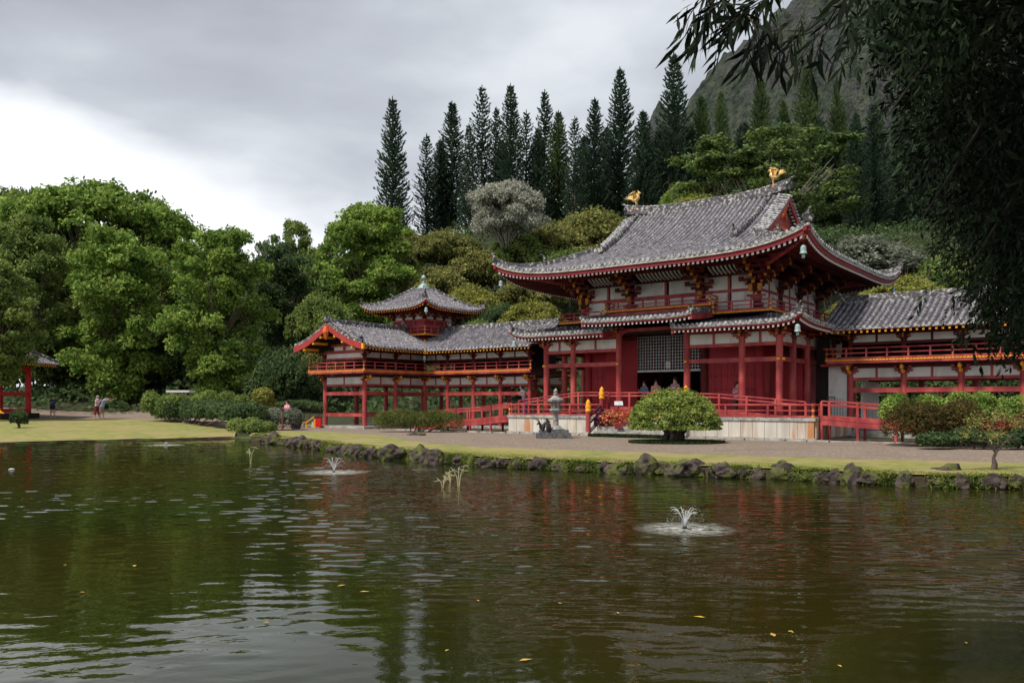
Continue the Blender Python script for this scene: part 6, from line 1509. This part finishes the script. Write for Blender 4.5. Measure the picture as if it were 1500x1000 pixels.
    hr = MB(); yy = Y(1.6); hr.strip([[(r*math.cos(2*PI*j/12), r*math.sin(2*PI*j/12)+yy+.012, z_) for j in range(12)] for z_, r in ((1.56, .093), (1.62, .103), (1.68, .095), (1.72, .055), (1.735, .01))])
    hr.tube([(0, yy+.07, 1.66), (0, yy+.11, 1.52), (0, yy+.10, 1.40)], [.06, .05, .02], 8)
    t.part('hair', hr, hair)
    if extra: extra(t, Y)
    return t
def cloth(n, c, c2=None): return mat(n, c, c2, 14, .8)
HB = cloth('brown_hair', (.05, .025, .015)); HD = cloth('dark_hair', (.015, .012, .012)); NAVY = cloth('navy_cloth', (.02, .03, .10)); BLK = cloth('black_cloth', (.012, .012, .014)); PINKP = cloth('pink_patterned_cloth', (.50, .25, .30), (.62, .55, .60)); BLUEP = cloth('light_blue_patterned_cloth', (.16, .30, .48), (.45, .52, .60)); PINK = cloth('pink_cloth', (.70, .18, .35), (.75, .45, .5)); GREY = cloth('grey_purple_cloth', (.16, .13, .18)); TAN = mat('straw_hat', (.62, .34, .18)); WHC = cloth('white_cloth', (.7, .68, .66)); MAUVE = cloth('mauve_cloth', (.35, .18, .24)); KHA = cloth('khaki_cloth', (.30, .22, .14))
down = ((.04, .02, -.28), (.05, -.04, -.52)); hold = ((.03, -.05, -.26), (-.06, -.26, -.16)); reach = ((.10, -.25, -.06), (.18, -.50, .06)); reachl = ((-.10, -.25, -.06), (-.18, -.50, .06)); holdl = ((-.03, -.05, -.26), (.06, -.26, -.16)); downl = ((-.04, .02, -.28), (-.05, -.04, -.52))
D = 62.0
def pu(u, D): return (u-750)/1230*D
person('woman in a navy sleeveless top and black shorts holding a camera on the left path', pu(77, D), D, float(H(pu(77, D), D)), R(60), {'l': holdl, 'r': hold, 'stride': .08, 'hem': .68}, NAVY, BLK, HB, extra=lambda t, Y: t.part('camera', MB().box(-.07, .07, -.38, -.30, 1.18, 1.28), BLK))
person('woman in a pink patterned top pointing towards the pond on the left path', pu(142, D), D, float(H(pu(142, D), D)), R(75), {'l': holdl, 'r': reach, 'stride': .1, 'hem': .30}, PINKP, cloth('dark_red_cloth', (.22, .03, .04)), cloth('grey_hair', (.30, .27, .27)), lean=.12)
def mapx(t, Y): t.part('map', MB().quad((-.35, -.55, 1.30), (.35, -.50, 1.30), (.40, -.85, 1.48), (-.30, -.95, 1.46)), WHC)
person('person in a loose light blue shirt bending over an open white map', pu(153, D), D-.4, float(H(pu(153, D), D-.4)), R(80), {'l': reachl, 'r': reach, 'stride': .05, 'hem': .45}, BLUEP, KHA, HD, extra=mapx, lean=.55, shirtlen=.82)
D = 47.5; person('visitor in a pink top half hidden behind the pale spotted shrub', pu(421, D), D, .3, R(-30), {'l': holdl, 'r': hold, 'hem': .3}, PINK, BLK, HD, sc=.93)
x, y = t2w(-7.15, 1.0); person('visitor in dark grey leaning forward on the rail at the left end of the platform', x, y, 1.05, R(-60), {'l': holdl, 'r': hold, 'hem': .12}, GREY, NAVY, HD, lean=.35, sc=.92)
for (u, r, c1, c2, lab, s_) in [(989, 1.9, MAUVE, BLK, 'visitor in a mauve top in the temple entrance, nearest the right door column', 1.02), (961, 2.1, cloth('salmon_cloth', (.55, .28, .24)), NAVY, 'visitor in a salmon top in the dark temple entrance, middle of three', .97), (944, 2.3, cloth('blue_grey_cloth', (.10, .16, .24)), BLK, 'visitor in blue-grey at the left side of the temple entrance', .95), (1080, 1.5, MAUVE, BLK, 'small visitor in mauve in front of the red boards right of the entrance', .86)]:
    k = (u-750)/1230; p = (OX+r*E2[0], OY+r*E2[1]); s0 = (k*p[1]-p[0])/(E1[0]-k*E1[1]); x, y = t2w(s0, r)
    person(lab, x, y, 1.17, THETA+R(random.uniform(-40, 40)), {'l': holdl, 'r': down, 'hem': .1}, c1, c2, HD, sc=s_)
x, y = t2w(10.72, 6.5)
def hat(t, Y): t.part('hat', MB().lathe(0, 0, [(.20, 1.66), (.20, 1.69), (.12, 1.70), (.11, 1.80), (.05, 1.84)], 14), TAN)
person('visitor in dark clothes and a tan straw hat behind the crossbeam of the right corridor', x, y, .55, THETA, {'l': holdl, 'r': hold, 'hem': .1}, BLK, BLK, HD, extra=hat, sc=1.02)
# ---- pond fountains, twigs, leaves
JET = mat('water_jet', (.80, .82, .84), rough=.2, trans=.3)
FOAM = bpy.data.materials.new('splash_foam'); FOAM.use_nodes = True; t = FOAM.node_tree; t.nodes.clear(); L = t.links.new
o_ = t.nodes.new('ShaderNodeOutputMaterial'); dfn = t.nodes.new('ShaderNodeBsdfDiffuse'); dfn.inputs[0].default_value = (.62, .63, .60, 1); tp_ = t.nodes.new('ShaderNodeBsdfTransparent'); mx = t.nodes.new('ShaderNodeMixShader')
tcn = t.nodes.new('ShaderNodeTexCoord'); gr = t.nodes.new('ShaderNodeTexGradient'); gr.gradient_type = 'SPHERICAL'; L(tcn.outputs['Object'], gr.inputs[0])
nn = t.nodes.new('ShaderNodeTexNoise'); nn.inputs['Scale'].default_value = 5; nn.inputs['Detail'].default_value = 8; nn.inputs['Roughness'].default_value = .75; L(tcn.outputs['Object'], nn.inputs[0])
m1 = t.nodes.new('ShaderNodeMapRange'); m1.inputs[1].default_value = 0; m1.inputs[2].default_value = .8; L(gr.outputs[0], m1.inputs[0])
m2 = t.nodes.new('ShaderNodeMapRange'); m2.inputs[1].default_value = .38; m2.inputs[2].default_value = .62; L(nn.outputs[0], m2.inputs[0])
mm = t.nodes.new('ShaderNodeMath'); mm.operation = 'MULTIPLY'; L(m1.outputs[0], mm.inputs[0]); L(m2.outputs[0], mm.inputs[1]); m3 = t.nodes.new('ShaderNodeMath'); m3.operation = 'MULTIPLY'; m3.inputs[1].default_value = .75; L(mm.outputs[0], m3.inputs[0])
L(m3.outputs[0], mx.inputs[0]); L(tp_.outputs[0], mx.inputs[1]); L(dfn.outputs[0], mx.inputs[2]); L(mx.outputs[0], o_.inputs[0])
def fountain(u, v, h, rad, nj, label, nd=260):
    D = 1.75*1230/(v-590); x = (u-750)/1230*D; t = Thing('fountain', label, 'fountain', (x, D, 0)); rs = random.Random(u)
    t.part('nozzle', MB().lathe(0, 0, [(.035, -.05), (.035, .03), (.015, .05)], 8), BLACK)
    for j in range(nj):
        a = 2*PI*j/nj+.2; R_ = h*rs.uniform(.75, 1.1); pts = []
        hh = h*rs.uniform(.7, 1.05); 
        for q in range(9):
            f = q/8*1.25; pts.append((math.cos(a)*R_*f*.55, math.sin(a)*R_*f*.55, .04+hh*(1-(f-1)**2)))
        t.part('jet', MB().tube(pts, [.004*(1-.5*q/8)+.001 for q in range(9)], 4, cap=False), JET)
    n = nd; a = rng.uniform(0, 2*PI, n); q = rng.uniform(.1, 1, n)*h*.95; zz = h*(1-(q/(h*.75)-.75)**2)*rng.uniform(.4, 1.08, n); zz = np.maximum(zz, .01)
    P = np.stack([np.cos(a)*q, np.sin(a)*q, zz], -1); A = unit(rng.normal(size=(n, 3)))*.0045; B = unit(np.cross(A, rng.normal(size=(n, 3))))*.0045
    t.part('droplets', quad_cloud('droplets', P, A, B, [JET]), JET, kind='stuff')
    m = MB(); k = 40; m.v = [(math.cos(2*PI*i/k), math.sin(2*PI*i/k), 0) for i in range(k)]; m.f = [tuple(range(k))]; m.m = [0]
    f = t.part('foam', m, FOAM, kind='stuff'); f.location = (0, 0, .008); f.scale = (rad, rad*1.0, 1)
    return t
fountain(1003, 775, .29, .74, 12, 'nearest fountain jet with white splash ring right of centre in the pond')
fountain(489, 692, .33, .95, 10, 'middle fountain jet with pale splash ring in front of the left rock bank')
fountain(243, 652, .10, .9, 5, 'farthest low fountain splash close to the left lawn bank', 120)
TW = mat('dry_twig', (.36, .32, .16), (.45, .42, .25), 8)
def twigs(u, v, label, seed, h=.45):
    D = 1.75*1230/(v-590); x = (u-750)/1230*D; rs = random.Random(seed); m = MB()
    for j in range(4):
        a = rs.uniform(-.8, .8); e = (a*h*.6, rs.uniform(-.1, .1), h*rs.uniform(.6, 1)); m.tube([(0, 0, -.1), (e[0]*.35, e[1]*.5, e[2]*.6), e], [.012, .010, .005], 5)
        for q in range(4): m.tube([e, (e[0]+rs.uniform(-.12, .12), e[1], e[2]+rs.uniform(-.05, .07))], [.012, .004], 4)
    solo('dead_branch', m, TW, label, 'branch', 'dead branches standing in the pond', o=(x, D, 0))
twigs(672, 712, 'tallest forked dead branch standing in the water near the rock bank', 3); twigs(649, 714, 'short dead branch in the water left of the forked one', 5, .22); twigs(660, 706, 'small dry twig tip just behind the forked branch', 8, .25); twigs(367, 679, 'dead branch in the water far left near the inlet', 9, .5)
solo('float', MB().lathe(0, 0, [(.06, -.02), (.075, .02), (.03, .04)], 10), LATT, 'white float on the water at the far left edge of the pond', 'float', o=(pu(17, 22), 22, 0))
YL = mat('yellow_fallen_leaf', (.50, .34, .06), (.40, .22, .05), 5); 
me = MB(); me.v = [(-.05, 0, 0), (-.01, -.022, .004), (.05, 0, .001), (-.01, .022, .004)]; me.f = [(0, 1, 2, 3)]; me.m = [0]; lm = me.mesh('floating_leaf', [YL])
for i, (u, v) in enumerate([(534, 867), (905, 898), (120, 868), (197, 829), (1158, 925), (1159, 926), (500, 858), (820, 884), (655, 953), (1024, 904), (1415, 942), (95, 828), (1132, 930), (390, 912), (1230, 976), (770, 967), (700, 880), (450, 872)]):
    D = 2152.5/(v-590); o = bpy.data.objects.new('floating_leaf', lm); COL.objects.link(o); o.location = (pu(u, D), D, .006); o.rotation_euler = (0, 0, i*1.7); s = .5+.5*(i % 3 == 0); o.scale = (s, s, 1)
    setp(o, 'single yellow fallen leaf floating on the dark water of the pond', 'leaf', 'fallen leaves floating on the pond')
